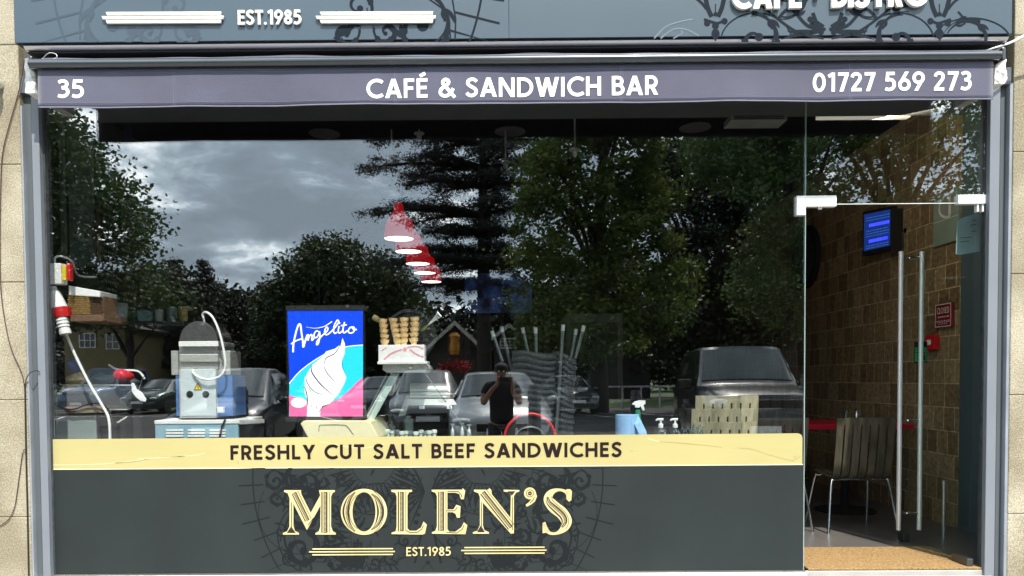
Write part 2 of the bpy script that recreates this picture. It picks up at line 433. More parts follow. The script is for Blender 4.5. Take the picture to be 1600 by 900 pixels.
# ================================================================== SETTING: ground
def struct(o): o['kind'] = 'structure'; return o
g = MB(); g.quad((-400, -400, -.02), (400, -400, -.02), (400, 60, -.02), (-400, 60, -.02))
struct(g.build('ground', M['grass'], recalc=False))
g = MB(); g.box(-60, 60, -5.1, -.0, -.015, 0.0); struct(g.build('pavement', M['paving']))
g = MB(); g.box(-60, 60, -5.25, -5.1, -.06, .004); struct(g.build('kerb', M['kerb'], bevel=.01))
g = MB(); g.quad((-90, -52, -.012), (90, -52, -.012), (90, -5.25, -.012), (-90, -5.25, -.012)); struct(g.build('car_park', M['asphalt'], recalc=False))
# bay lines of the car park
g = MB()
for i in range(-14, 15):
    x = i * 2.5 + .9
    g.quad((x, -10.2, -.006), (x + .1, -10.2, -.006), (x + .1, -5.4, -.006), (x, -5.4, -.006))
    g.quad((x - 1, -25.2, -.006), (x - .9, -25.2, -.006), (x + 1.1, -20.6, -.006), (x + 1.0, -20.6, -.006))
g.quad((-60, -25.4, -.006), (60, -25.4, -.006), (60, -25.3, -.006), (-60, -25.3, -.006))
o = struct(g.build('bay_markings', M['paint'], recalc=False))
g = MB(); g.quad((-60, -44, .0), (60, -44, .0), (60, -31, .0), (-60, -31, .0)); struct(g.build('lawn', M['grass'], recalc=False))

# ================================================================== SHOP BUILDING
FLZ = .19
shop = empty('shop_building', (0, 0, 0), 'pale stone-faced shop building with a wide glazed front and open glass door', 'building')
stone = mat('pebbly_stone', (.25, .215, .15), .88, 0, 0, 130, .3, 110, col2=(.45, .41, .315), ramp=(.34, .64), detail=8)
t = stone.node_tree          # large weathering patches, slightly greener and darker near the pavement
b = t.nodes['Principled BSDF']; rampn = b.inputs['Base Color'].links[0].from_node
n = t.nodes.new('ShaderNodeTexNoise'); n.inputs['Scale'].default_value = 2.2; n.inputs['Detail'].default_value = 6
tc_ = [q for q in t.nodes if q.type == 'TEX_COORD'][0]; t.links.new(tc_.outputs['Object'], n.inputs['Vector'])
r2 = t.nodes.new('ShaderNodeValToRGB'); r2.color_ramp.elements[0].position = .38; r2.color_ramp.elements[0].color = (.62, .60, .54, 1)
r2.color_ramp.elements[1].position = .62; r2.color_ramp.elements[1].color = (1, 1, 1, 1)
t.links.new(n.outputs[0], r2.inputs[0])
mxx = t.nodes.new('ShaderNodeMix'); mxx.data_type = 'RGBA'; mxx.blend_type = 'MULTIPLY'; mxx.inputs['Factor'].default_value = 1
t.links.new(rampn.outputs[0], mxx.inputs['A']); t.links.new(r2.outputs[0], mxx.inputs['B']); t.links.new(mxx.outputs['Result'], b.inputs['Base Color'])

def pillar(xa, xb, joints, yf):
    g = MB(); js = [5.2] + joints + [-.0]
    for i in range(len(js) - 1):
        g.box(xa, xb, yf + rnd.uniform(-.0015, .0015), .03, js[i + 1] + .0015, js[i] - .0015)
    g.box(xa + .006, xb - .006, yf + .005, .028, .0, 5.2)
    return g.build('pillar', stone, shop, bevel=.005, seg=2)
yf = -.068
xl = P(34, 300, yf).x; xr = P(1582, 300, yf).x
pillar(-4.6, xl, [P(10, v, yf).z for v in (-115, 70, 257, 441, 625, 808)], yf)
pillar(xr, 4.6, [P(1590, v, yf).z for v in (-125, 55, 237, 428, 617, 803)], yf)
g = MB(); g.box(-4.6, 4.6, .36, .7, 4.0, 8.5); g.box(-4.6, 4.6, -.02, .36, 5.2, 8.5); g.build('upper_wall', stone, shop)
g = MB(); g.box(-4.6, -3.42, .36, .5, 0, 4.0); g.box(3.62, 4.6, .36, .5, 0, 4.0); g.build('side_wall', M['wallext'], shop)
g = MB(); g.box(-4.6, 4.6, .71, 9.6, 8.3, 8.5); g.build('roof', M['darkmetal'], shop)

# interior shell
inner_dark = mat('dark_wall_paint', (.022, .020, .020), .7, 0, .1)
g = MB(); g.box(-3.45, -3.35, .04, 9.2, FLZ, 3.565); g.box(-3.34, 3.6, 9.1, 9.2, FLZ, 3.565); g.build('inner_wall', inner_dark, shop)
teal = mat('blue_grey_wall_paint', (.075, .11, .125), .5, 0, .06)
g = MB(); g.box(3.45, 3.6, .04, 1.2, FLZ, 3.565); g.build('painted_return', teal, shop)
# tiled wall: upright split-face tiles
def tilemat():
    m = bpy.data.materials.new('stone_tiles'); m.use_nodes = True; t = m.node_tree; b = t.nodes['Principled BSDF']
    tc = t.nodes.new('ShaderNodeTexCoord'); sx = t.nodes.new('ShaderNodeSeparateXYZ'); cb = t.nodes.new('ShaderNodeCombineXYZ')
    t.links.new(tc.outputs['Object'], sx.inputs[0]); t.links.new(sx.outputs[1], cb.inputs[0]); t.links.new(sx.outputs[2], cb.inputs[1])
    br = t.nodes.new('ShaderNodeTexBrick'); br.inputs['Scale'].default_value = 1
    br.inputs['Brick Width'].default_value = .14; br.inputs['Row Height'].default_value = .185; br.squash = 1.5; br.squash_frequency = 3
    br.inputs['Mortar Size'].default_value = .0045; br.inputs['Mortar Smooth'].default_value = .2; br.offset = .37
    br.inputs['Color1'].default_value = (.17, .115, .063, 1); br.inputs['Color2'].default_value = (.34, .262, .158, 1); br.inputs['Mortar'].default_value = (.50, .42, .29, 1)
    t.links.new(cb.outputs[0], br.inputs['Vector'])
    n = t.nodes.new('ShaderNodeTexNoise'); n.inputs['Scale'].default_value = 26; n.inputs['Detail'].default_value = 7; n.inputs['Roughness'].default_value = .7
    t.links.new(tc.outputs['Object'], n.inputs['Vector'])
    r = t.nodes.new('ShaderNodeValToRGB'); r.color_ramp.elements[0].position = .3; r.color_ramp.elements[0].color = (.45, .45, .42, 1)
    r.color_ramp.elements[1].position = .7; r.color_ramp.elements[1].color = (1.35, 1.3, 1.15, 1); t.links.new(n.outputs[0], r.inputs[0])
    mx = t.nodes.new('ShaderNodeMix'); mx.data_type = 'RGBA'; mx.blend_type = 'MULTIPLY'; mx.inputs['Factor'].default_value = 1
    t.links.new(br.outputs[0], mx.inputs['A']); t.links.new(r.outputs[0], mx.inputs['B'])
    t.links.new(mx.outputs['Result'], b.inputs['Base Color']); b.inputs['Roughness'].default_value = .6
    bp = t.nodes.new('ShaderNodeBump'); bp.inputs['Strength'].default_value = .5; bp.inputs['Distance'].default_value = .01
    t.links.new(n.outputs[0], bp.inputs['Height']); t.links.new(bp.outputs[0], b.inputs['Normal'])
    return m
tilem = tilemat()
g = MB(); g.box(3.45, 3.6, 1.203, 9.09, FLZ, 3.565); g.build('tiled_wall', tilem, shop)
ceil_m = mat('dark_ceiling_paint', (.008, .008, .009), .9, spec=.1); bulk_m = mat('grey_bulkhead', (.075, .08, .082), .7)
g = MB(); g.box(-3.45, 3.6, .45, 9.2, 3.57, 3.67); struct(g.build('ceiling', ceil_m))
g = MB(); g.box(-3.34, 3.44, .02, .447, 3.05, 3.68); g.box(-3.45, 3.6, .0, .35, 3.2, 4.0); g.build('bulkhead', bulk_m, shop)
def floormat():
    m = mat('floor_tiles', (.092, .085, .080), .30, 0, .1, 3); t = m.node_tree; b = t.nodes['Principled BSDF']
    src = b.inputs['Base Color'].links[0].from_socket
    tc = t.nodes.new('ShaderNodeTexCoord'); br = t.nodes.new('ShaderNodeTexBrick'); br.inputs['Scale'].default_value = 1
    br.inputs['Brick Width'].default_value = .6; br.inputs['Row Height'].default_value = .6; br.inputs['Mortar Size'].default_value = .003; br.offset = 0
    br.inputs['Color1'].default_value = (1, 1, 1, 1); br.inputs['Color2'].default_value = (.92, .92, .92, 1); br.inputs['Mortar'].default_value = (.45, .45, .45, 1)
    mp = t.nodes.new('ShaderNodeMapping'); mp.inputs['Location'].default_value = (.12, .22, 0)
    t.links.new(tc.outputs['Object'], mp.inputs[0]); t.links.new(mp.outputs[0], br.inputs['Vector'])
    mx = t.nodes.new('ShaderNodeMix'); mx.data_type = 'RGBA'; mx.blend_type = 'MULTIPLY'; mx.inputs['Factor'].default_value = 1
    t.links.new(src, mx.inputs['A']); t.links.new(br.outputs[0], mx.inputs['B']); t.links.new(mx.outputs['Result'], b.inputs['Base Color'])
    return m
g = MB(); g.box(-3.45, 3.6, -.02, 9.2, .02, FLZ); struct(g.build('shop_floor', floormat()))

# the glazed front: sill, frame, panes
XL, XM, XR = -2.745, 1.794, 2.868
GT = 3.05
def jambs(us, v, y0, y1, m, name, z0, z1):
    y1 = .012
    g = MB(); a, b_ = P(us[0], v, y0).x, P(us[1], v, y0).x; g.box(a, b_, y0, y1, z0, z1); return g.build(name, m, shop, bevel=.0025)
def jamb(lst, v):
    for u0, u1, y0, key, z0, z1 in lst:
        jambs((u0, u1), v, y0, .06, M[key], 'frame_' + {'metallight': 'stile', 'metalgrey': 'channel', 'seal': 'seal', 'flange': 'flange'}[key], z0, z1)
M['flange'] = mat('frame_flange', (.23, .25, .28), .35)
jamb([(29, 34, -.062, 'flange', .03, 2.98), (34.2, 48, -.028, 'metalgrey', .03, 3.1), (48.2, 60, -.05, 'metallight', .03, 3.1), (60.2, 68, -.016, 'seal', .17, 3.1)], 175)
jamb([(1538.6, 1546, -.016, 'seal', .17, 3.1), (1546.2, 1561.5, -.05, 'metallight', .03, 3.1), (1561.7, 1576, -.028, 'metalgrey', .03, 3.1), (1576.2, 1583.5, -.062, 'flange', .03, 3.06)], 300)
g = MB(); g.box(XL - .1, XM + .004, -.055, .05, .02, .182); g.build('window_sill', mat('weathered_white_sill', (.50, .51, .52), .6, 0, .25, 14), shop, bevel=.004)
g = MB(); g.box(XL - .1, XR + .1, -.06, .06, GT + .002, 3.15); g.build('head_frame', M['metalgrey'], shop, bevel=.003)
g = MB(); g.box(XL, XM - .003, -.006, .006, .185, GT); g.build('window_pane', M['glass'], shop)
DT = 2.377
g = MB(); g.box(XM + .003, XR, -.006, .006, DT + .004, GT)
trp = g.build('transom_pane', M['glass'], shop)
g = MB(); g.box(XM - .0022, XM + .0022, -.0062, .0062, .185, GT); g.build('glass_edge', mat('polished_glass_edge', (.25, .34, .33), .2, 0, .1), shop)
g = MB(); g.box(XM + .004, XR, -.0064, .0064, DT, DT + .0035); g.build('glass_edge', mat('ground_glass_edge', (.62, .66, .64), .3, 0, .05), shop)
g = MB(); rr_ = random.Random(9)
for u, v0, v1 in ((67.5, 180, 600), (1539.5, 175, 330)):
    v = v0
    while v < v1:
        l = rr_.uniform(2, 14); a = P(u + (v - 175) * .018 * (1 if u < 800 else -1) + rr_.uniform(-.6, .6), v, -.008); b2 = P(u, v + l, -.008)
        if rr_.random() < .55: g.ell((a.x, -.008, (a.z + b2.z) / 2), rr_.uniform(.0015, .004), .002, l / 520, 6, 4)
        v += l + rr_.uniform(0, 12)
g.build('sealant_residue', mat('old_sealant', (.55, .55, .52), .8), shop)
# patch fittings
M['satin'] = mat('satin_steel', (.80, .80, .78), .5, .3, .04)
g = MB()
a = P(1245, 306, -.02); b2 = P(1307, 322.5, -.02); c3 = P(1259, 336, -.02)
g.box(a.x, b2.x, -.022, .022, b2.z, a.z); g.box(a.x, c3.x, -.022, .022, c3.z, b2.z)
g.build('patch_fitting', M['satin'], shop, bevel=.002)
g = MB(); a = P(1497.5, 304.5, -.02); b2 = P(1542, 318, -.02); g.box(a.x, b2.x, -.022, .022, b2.z, a.z)
a = P(1526, 318, -.01); b2 = P(1537, 331, -.01); g.box(a.x, a.x + .012, -.014, .014, b2.z, a.z); g.box(b2.x - .012, b2.x, -.014, .014, b2.z, a.z)
g.build('patch_fitting', M['satin'], shop, bevel=.0015)
g = MB(); a = P(1281, 322.5, -.0); g.lathe((a.x, 0, a.z), [(.016, 0), (.016, -.012), (.011, -.02)], 14); g.build('door_stop', M['steel'], shop, smooth=True)

# door leaf, standing open at a right angle into the shop
DX = 2.80
door = MB(); door.box(DX - .006, DX + .006, .01, .80, FLZ + .008, DT - .01)
dr = door.build('door', M['glassgreen'], shop); dr['label'] = 'frameless glass door leaf standing open into the shop'
M['handle'] = mat('satin_tube', (.82, .83, .82), .32, .45, .03)
hp = []
for u in (1408, 1440.5):
    a = P(u, 393, .70); b2 = P(u, 828, .70)
    g = MB(); g.tube([(a.x, .70, a.z), (a.x, .70, b2.z)], .0155, 16); hp.append(a.x)
    g.build('handle', M['handle'], dr, smooth=True)
for v in (403, 657, 802):
    a = P(1424, v, .70); g = MB(); g.tube([(hp[0], .70, a.z), (hp[1], .70, a.z)], .008, 10); g.lathe((DX - .012, .70, a.z), [(.014, 0), (.014, .024)], 12, Vector((1, 0, 0))); g.build('handle_standoff', M['chrome'], dr, smooth=True)
g = MB(); g.box(DX - .02, DX + .02, .72, .805, FLZ + .006, FLZ + .062); g.build('patch_fitting', M['darkmetal'], dr, bevel=.004)
g = MB(); g.box(DX - .02, DX + .02, .0, .16, FLZ + .004, FLZ + .06); g.build('patch_fitting', M['darkmetal'], dr, bevel=.004)
g = MB(); g.box(DX - .0063, DX + .0063, .8005, .802, FLZ + .008, DT - .01); g.build('glass_edge', M['darkmetal'], dr)
g = MB(); a = PZ(1474, 838, FLZ); bz = P(1476, 758, a.y).z
g.tube([(a.x, a.y, FLZ), (a.x, a.y, bz)], .0115, 12); g.lathe((a.x, a.y, bz), [(.014, 0), (.014, .03), (.006, .036)], 12)
o = g.build('door_stop_post', M['steel'], smooth=True); tag(o, 'short steel post standing on the floor by the tiled wall', 'post')

# ================================================================== AWNING
VX0, VX1 = P(60, 140, -.3).x, P(1552, 140, -.3).x
aw = empty('awning', (0, -.3, 3.1), 'grey-lavender retracted awning with white lettering across the shop front', 'awning')
vz0, vz1 = 2.880, 3.094
def vw(x, z):
    k = (vz1 - z) / (vz1 - vz0)
    return -.3 + k * (.0055 * math.sin(x * 3.1 + .6) + .003 * math.sin(x * 8.3) + .0018 * math.sin(x * 19)) + .0012 * math.sin(x * 5)
def vbot(x): return vz0 + .004 * math.sin(x * 1.6 + 2) + .002 * math.sin(x * 6.1) - .006 * math.exp(-((x + .35) / 1.1) ** 2)
fabric = mat('awning_canvas', (.060, .062, .100), .75, 0, .16, 2.6, .35, 420, sheen=.3)
fabric_hem = mat('awning_hem', (.14, .14, .19), .8, 0, .1, 30)
g = MB(); nx, nz = 160, 8
for i in range(nx + 1):
    x = VX0 + (VX1 - VX0) * i / nx
    for j in range(nz + 1):
        z = vz1 + (vbot(x) - vz1) * j / nz; g.v.append((x, vw(x, z), z))
for i in range(nx):
    for j in range(nz):
        a = i * (nz + 1) + j; g.f.append((a, a + 1, a + nz + 2, a + nz + 1))
val = g.build('valance', fabric, aw, smooth=True, recalc=False)
so_ = val.modifiers.new('solid', 'SOLIDIFY'); so_.thickness = .0015; so_.offset = 1
TV = lambda a, b_, c: (a, vw(a, b_) - .0026 - c, b_)
g = MB()
g.stroke([(VX0 + .004 + (VX1 - VX0 - .008) * i / 160, vbot(VX0 + (VX1 - VX0) * i / 160) + .0045) for i in range(161)], .007, TV)
for z in (.020, .188, .195):
    pass
for k in range(24):
    x = VX0 + .0
g.build('hem', fabric_hem, val)
seam = mat('seam_thread', (.13, .12, .18), .9)
g = MB()
for dz in (.022, .185, .197):
    g.stroke([(VX0 + .01 + (VX1 - VX0 - .02) * i / 160, vz0 + dz) for i in range(161)], .0022, TV)
for u in (271, 617, 970, 1327):
    x = P(u, 140, -.3).x; g.stroke([(x, vbot(x) + .002), (x, vz1)], .003, TV); g.stroke([(x + .012, vbot(x) + .002), (x + .012, vz1)], .0016, TV)
g.build('seams', seam, val)
def tz(u, v): p = P(u, v, -.302); return p.x, p.z
wt = mat('white_lettering', (.90, .90, .88), .6, 0, .02)
g = MB()
x0, z0 = tz(90.5, 153.5); x1, _ = tz(133, 153); text(g, '35', TV, x0, x1, z0, .101, .165, 0, .001, .06)
x0, z0 = tz(573, 154); x1, _z = tz(1028, 148.2)
text(g, 'CAFÉ & SANDWICH BAR', TV, x0, x1, z0, .105, .165, 0, .001, .10, (_z - z0) / (x1 - x0))
x0, z0 = tz(1270, 143.6); x1, _z = tz(1519, 140.5)
text(g, '01727 569 273', TV, x0, x1, z0, .103, .168, 0, .001, .095, (_z - z0) / (x1 - x0))
g.build('lettering', wt, val)
# front bar, canvas lip, cassette hood
alu = mat('dark_bar_paint', (.045, .052, .060), .25, .35, .08, 2, stretch=(.2, 1, 1), coat=1)
g = MB(); g.tube([(VX0 - .035, -.312, 3.113), (VX1 + .025, -.312, 3.113)], .0235, 20); g.build('front_bar', alu, aw, smooth=True)
g = MB(); g.box(VX0 - .03, VX1 + .02, -.318, -.285, 3.136, 3.1395); g.build('bar_groove', M['metallight'], aw, bevel=.002)
g = MB(); nx = 200
for i in range(nx + 1):
    x = VX0 + .02 + (VX1 - VX0 - .03) * i / nx
    b_ = .006 * max(0, math.sin(x * 4.2 + .5)) + .004 * max(0, math.sin(x * 9.7))
    for j, (yy, zz_) in enumerate(((-.300, 3.138), (-.298, 3.147 + b_), (-.270, 3.150 + b_), (-.12, 3.130))): g.v.append((x, yy, zz_))
for i in range(nx):
    for j in range(3):
        a = i * 4 + j; g.f.append((a, a + 1, a + 5, a + 4))
g.build('canvas_roll', fabric, aw, smooth=True, recalc=False)
g = MB()
prof = [(-.02, 3.206), (-.20, 3.202), (-.262, 3.206), (-.282, 3.214), (-.288, 3.224), (-.282, 3.231), (-.02, 3.231)]
xa, xb = P(38, 76, -.28).x, P(1575, 60, -.28).x
n_ = len(prof); vs = [(xa, y, z) for y, z in prof] + [(xb, y, z) for y, z in prof]
g.add(vs, [tuple(range(n_)), tuple(range(n_, 2 * n_))] + [(i, (i + 1) % n_, n_ + (i + 1) % n_, n_ + i) for i in range(n_)])
g.build('cassette_hood', mat('hood_metal', (.62, .61, .64), .30, .75, .12, 6, .05, 30, stretch=(.3, 1, 4)), aw, smooth=True)
g = MB(); g.box(xa + .01, xb - .01, -.268, -.02, 3.192, 3.2005); g.build('hood_shade_plate', M['blackmatte'], aw)  # matte black plate added so the recess under the hood reads as shade
g = MB(); g.box(VX0 - .06, VX1 + .04, -.05, .0, 3.05, 3.19); g.build('back_plate', M['blackmatte'], aw)
for u in (49, 1566):
    p = P(u, 95, -.2); g = MB(); g.box(p.x + (.035 if u < 100 else -.055), p.x + (.055 if u < 100 else -.035), -.285, -.05, 3.10, 3.17); g.build('arm_bracket', M['darkmetal'], aw, bevel=.006)
# flaking plaster lumps behind both ends of the awning
plaster = mat('flaking_white_plaster', (.74, .74, .72), .9, 0, .22, 18, .8, 30)
def lump(poly, y, lab):
    g = MB(); g.poly([(P(u, v, y).x, P(u, v, y).z) for u, v in poly], FY(y), 0.0)
    n0 = len(poly); fr = list(g.v); g = MB()
    c = (sum(p[0] for p in fr) / n0, y - .012, sum(p[2] for p in fr) / n0)
    bk = [(p[0], y + .16, p[2]) for p in fr]
    g.add(fr + [c] + bk, [(i, (i + 1) % n0, n0) for i in range(n0)] + [(i, n0 + 1 + i, n0 + 1 + (i + 1) % n0, (i + 1) % n0) for i in range(n0)])
    o = g.build('plaster_patch', plaster, shop); md = o.modifiers.new('s', 'SUBSURF'); md.subdivision_type = 'SIMPLE'; md.levels = md.render_levels = 4
    tx = bpy.data.textures.new('lump', 'CLOUDS'); tx.noise_scale = .035
    dm = o.modifiers.new('d', 'DISPLACE'); dm.texture = tx; dm.strength = .012; dm.texture_coords = 'LOCAL'
lump([(38, 91), (49, 90), (52, 102), (56, 128), (59, 146), (40, 145)], -.19, '')
lump([(1558, 92), (1573, 92), (1571, 108), (1575, 120), (1570, 131), (1554, 131), (1554, 112)], -.19, '')

# ================================================================== FASCIA SIGN
fb = MB(); fxa, fxb = P(22.5, 60, -.3).x, P(1581, 50, -.3).x
fas = empty('fascia_sign', (0, -.3, 3.23), 'slate-blue fascia sign board with raised white letters above the awning', 'sign')
fmat = mat('slate_blue_panel', (.046, .072, .096), .34, 0, .06, 1.2, spec=.7)
xm = P(795, 30, -.3).x
fb.box(fxa, xm - .0006, -.30, -.0, 3.236, 4.1); fb.box(xm + .0006, fxb, -.30, -.0, 3.236, 4.1); fb.build('panel', fmat, fas, bevel=.002)
g = MB(); g.box(fxa + .01, fxb - .01, -.29, -.02, 3.2315, 3.2355); g.build('drip_edge', M['black'], fas)
# scroll ornament, drawn in flat bands on the sign faces
def spiral(cx, cy, r, turns, a0, dr=1, w=4, ex=0.0, n=40):
    pts = []; ws = []
    for i in range(n + 1):
        t = i / n; rr = r * (1 - .86 * t); a = a0 + dr * turns * 360 * t
        pts.append((cx + rr * math.cos(R(a)), cy + rr * math.sin(R(a)))); ws.append(w * (.25 + 1.15 * math.sin(math.pi * min(1, t * .95 + .05))))
    return pts, ws
def lens(x, y, L, ang, w, bend=0, n=10):
    """a leaf outline as a path with widths"""
    pts = []; ws = []
    for i in range(n + 1):
        t = i / n; a = R(ang + bend * t)
        if i == 0: px, py = x, y
        else: px += L / n * math.cos(a); py += L / n * math.sin(a)
        pts.append((px, py)); ws.append(max(.4, w * math.sin(math.pi * t) ** .8))
    return pts, ws
class Orn:
    def __init__(s, T, clip): s.g = MB(); s.T = T; s.clip = clip; s.k = 0
    def st(s, pts, w): s.k += 1; s.g.stroke(pts, w, s.T, 0, s.k * 6e-7, clip=s.clip)
    def dot(s, x, y, r): s.k += 1; s.g.disc((x, y), r, s.T, 0, s.k * 6e-7, 14, clip=s.clip)
    def acanthus(s, cx, cy, r, a0, dr, turns=1.25, w=5, leaves=5):
        p, w_ = spiral(cx, cy, r, turns, a0, dr, w); s.st(p, w_)
        s.dot(p[-1][0], p[-1][1], r * .17)
        p2, w2 = spiral(cx, cy, r * 1.16, .62, a0 - 10 * dr, dr, w * .4); s.st(p2[:30], w2[:30])
        for k in range(leaves):
            i = int(4 + k * 5.2); x, y = p[i]; a = math.degrees(math.atan2(p[i + 1][1] - y, p[i + 1][0] - x))
            q, qw = lens(x, y, r * (.55 - .05 * k), a - 38 * dr, w * 1.1, 55 * dr); s.st(q, qw)
            if k % 2 == 0: q, qw = lens(x, y, r * (.36 - .03 * k), a + 60 * dr, w * .9, -70 * dr); s.st(q, qw); s.dot(q[-1][0], q[-1][1], w * .45)
def mirror_orn(O, fn, mx):
    """run fn twice: as drawn and mirrored about x = mx"""
    st0, dot0 = O.st, O.dot
    fn(O)
    O.st = lambda p, w: st0([(2 * mx - a, b) for a, b in p], w); O.dot = lambda x, y, r: dot0(2 * mx - x, y, r)
    fn(O); O.st, O.dot = st0, dot0

# ---- fascia
TFp = lambda a, b_, c: P(a, -b_, -.3012 - c)
O1 = Orn(TFp, (24, 794, -66, 40)); O2 = Orn(TFp, (797, 1580, -66, 40))
def ticks(O, cx, cy, Rr, a0, a1, step, L, w):
    O.st([(cx + Rr * math.cos(R(a)), cy + Rr * math.sin(R(a))) for a in np.arange(a0, a1 + .1, 2)], w)
    for a in np.arange(a0 + step * .4, a1, step):
        ca, sa = math.cos(R(a)), math.sin(R(a)); O.st([(cx + (Rr - L / 2) * ca, cy + (Rr - L / 2) * sa), (cx + (Rr + L / 2) * ca, cy + (Rr + L / 2) * sa)], w)
def f1(O):
    ticks(O, 418, 55, 338, -22, 12, 5.6, 72, 3.4)
    O.acanthus(655, -45, 55, 80, -1, 1.1, 6, 5)
    O.st([(700, 30), (707, 0), (712, -30), (711, -62)], 2.4); O.st([(664, 6), (690, -12), (702, -40), (704, -62)], 2.4)
    O.acanthus(560, -10, 30, 200, 1, 1.3, 4, 4); O.acanthus(540, -52, 22, 20, -1, 1.2, 5, 3); O.acanthus(604, -50, 20, 160, 1, 1.2, 5, 3)
    for k in range(0):
        q, w = lens(418 + 12 * k, -64 + 2 * k, 34, 60 - 3 * k, 4, 40); O.st(q, w)
    q, w = lens(520, -60, 60, 20, 10, 40); O.st(q, w); q, w = lens(640, -62, 60, 160, 9, -40); O.st(q, w)
orn_f = mat('fascia_ornament_ink', (.009, .014, .021), .7, 0, .05, spec=.1)
orn_f2 = mat('fascia_faint_ink', (.040, .060, .080), .4, 0, .05)
O1.st([(0, 0), (1, 1)], 1)
f1(O1); O1.g.build('ornament', orn_f, fas, recalc=False)
O1b = Orn(TFp, (24, 420, -66, 40))
st0, dot0 = O1b.st, O1b.dot
O1b.st = lambda p, w: st0([(836 - a, b) for a, b in p], w); O1b.dot = lambda x, y, r: dot0(836 - x, y, r)
f1(O1b); O1b.g.build('ornament', orn_f2, fas, recalc=False)
def f2(O):           # one half of the right-hand crest, mirrored about 1287
    for cx in (1200,):
        O.acanthus(cx - 18, -62, 40, 100, -1, 1.15, 5.5, 5)
    O.st(arc(1182, -66, 56, 46, 10, 170, 20), 2.2)
    O.st(c2([(1215, -30), (1235, -14), (1262, -40), (1290, -46)]), 5); O.st(c2([(1190, -8), (1216, -30), (1250, -52), (1287, -60)]), 4)
    O.acanthus(1232, 6, 34, 250, 1, 1.1, 5, 4)
    q, w = lens(1230, -48, 56, -12, 9, 22); O.st(q, w); q, w = lens(1220, -62, 60, 22, 6, -20); O.st(q, w)
    for k in range(6): O.dot(1266 + 3.4 * k, -30 - 3.2 * k - (k % 2) * 4, 4.5)
    O.st([(1270, -20), (1275, -34), (1287, -42)], 6)
    # hanging palmette
    O.st(c2([(1102, 6), (1106, -12), (1112, -26)]), 7); O.st(c2([(1132, 6), (1128, -12), (1122, -26)]), 7)
    O.dot(1105, -36, 5); O.dot(1132, -33, 5); O.dot(1118, -40, 5.5); O.dot(1118, -22, 3.4); O.st([(1118, -6), (1118, -22)], 1.6)
    q, w = lens(1118, -62, 18, 130, 6, -60); O.st(q, w); q, w = lens(1118, -62, 18, 50, 6, 60); O.st(q, w); O.st([(1118, -42), (1118, -64)], 3)
    O.st(c2([(1086, 4), (1096, -4), (1104, -14)]), 4); O.st(c2([(1100, -30), (1112, -34), (1122, -36), (1134, -30)]), 4)
mirror_orn(O2, f2, 1293)
O2.acanthus(1520, -66, 42, 160, -1, .7, 4, 3); O2.st(arc(1518, -66, 62, 38, 15, 165, 20), 2.2); O2.st(c2([(1497, -18), (1510, -30), (1532, -34)]), 3)
O2.acanthus(1405, 10, 26, 200, 1, 1.1, 5, 3)
O2.g.build('ornament', orn_f, fas, recalc=False)
O3 = Orn(TFp, (797, 1100, -66, 40))
O3.st(c2([(1022, -60), (1040, -42), (1062, -34), (1082, -30)]), 2.2); O3.st(c2([(1032, -60), (1052, -46), (1072, -46), (1092, -56)]), 2.2); O3.st(c2([(1052, -60), (1066, -52), (1064, -48)]), 2)
O3.g.build('ornament', mat('fascia_pale_ink', (.12, .155, .175), .4), fas, recalc=False)

raised = mat('raised_white_letters', (.70, .69, .63), .35, 0, .03)
TR = FY(-.3015)
def fx(u, v): p = P(u, v, -.31); return p.x, p.z
g = MB(); x0, z0 = fx(372, 38.8); x1, z1 = fx(471.5, 38); text(g, 'EST.1985', TR, x0, x1, z0, .079, .18, .012, 0, .08, (z1 - z0) / (x1 - x0))
g.build('lettering', raised, fas)
g = MB(); x0, z0 = fx(1143, 15.5); x1, z1 = fx(1450, 11); text(g, 'CAFÉ · BISTRO', TR, x0, x1, z0, .142, .215, .02, 0, .09, (z1 - z0) / (x1 - x0))
g.build('lettering', raised, fas)
for (ua, ub) in ((166, 346), (500, 677)):
    g = MB()
    for k, dv in enumerate((21.8, 28.2, 34.6)):
        e0 = -6.5 if k == 1 else 0; e1 = 4 if k == 1 else 0
        dd = -.4 if ua > 400 else 0
        a = fx(ua + e0, dv - 2.4 + dd); b_ = fx(ub + e1, dv - 2.4 + dd - .8); c_ = fx(ub + e1 - 1, dv + 2.4 + dd - .8); d_ = fx(ua + e0 + 2, dv + 2.4 + dd)
        g.poly([a, b_, c_, d_], TR, .014)
    g.build('bars', raised, fas)

# ================================================================== WINDOW SIGN (vinyl on the outside of the glass)
ws = empty('window_sign', (-.47, -.01, .6), 'charcoal window vinyl with gold serif name under a yellow slogan band', 'sign')
ZB, ZT = .826, 1.016
yel = mat('yellow_vinyl', (.395, .345, .152), .38, 0, .07, 2.2, .12, 7, stretch=(.5, 1, 2))
panel_m = mat('charcoal_vinyl', (.020, .0255, .0255), .5, 0, .15, 1.6, .1, 5, spec=.22, detail=9)
Tw = FY(-.0075)
g = MB(); x1_ = XM - .012; rr = .03
corner = [(x1_ - rr + rr * math.cos(R(a)), ZT - rr + rr * math.sin(R(a))) for a in range(0, 91, 15)]
g.poly([(XL + .003, ZB + .001), (x1_, ZB + .001)] + corner + [(XL + .003, ZT - .006)], Tw, .001); g.build('slogan_band', yel, ws)
g = MB(); g.poly([(XL + .003, .187), (x1_ + .006, .187), (x1_ + .006, ZB - .0005), (XL + .003, ZB - .0005)], Tw, .001); g.build('dark_panel', panel_m, ws)
g = MB(); g.poly([(XL + .003, ZB - .0005), (x1_ + .004, ZB - .0005), (x1_ + .004, ZB + .0055), (XL + .003, ZB + .0055)], Tw, .0004, .0011); g.build('border_line', mat('pale_line', (.66, .62, .42), .5), ws)
TP = lambda a, b_, c: P(a, -b_, -(.0096 + c))
g = MB()
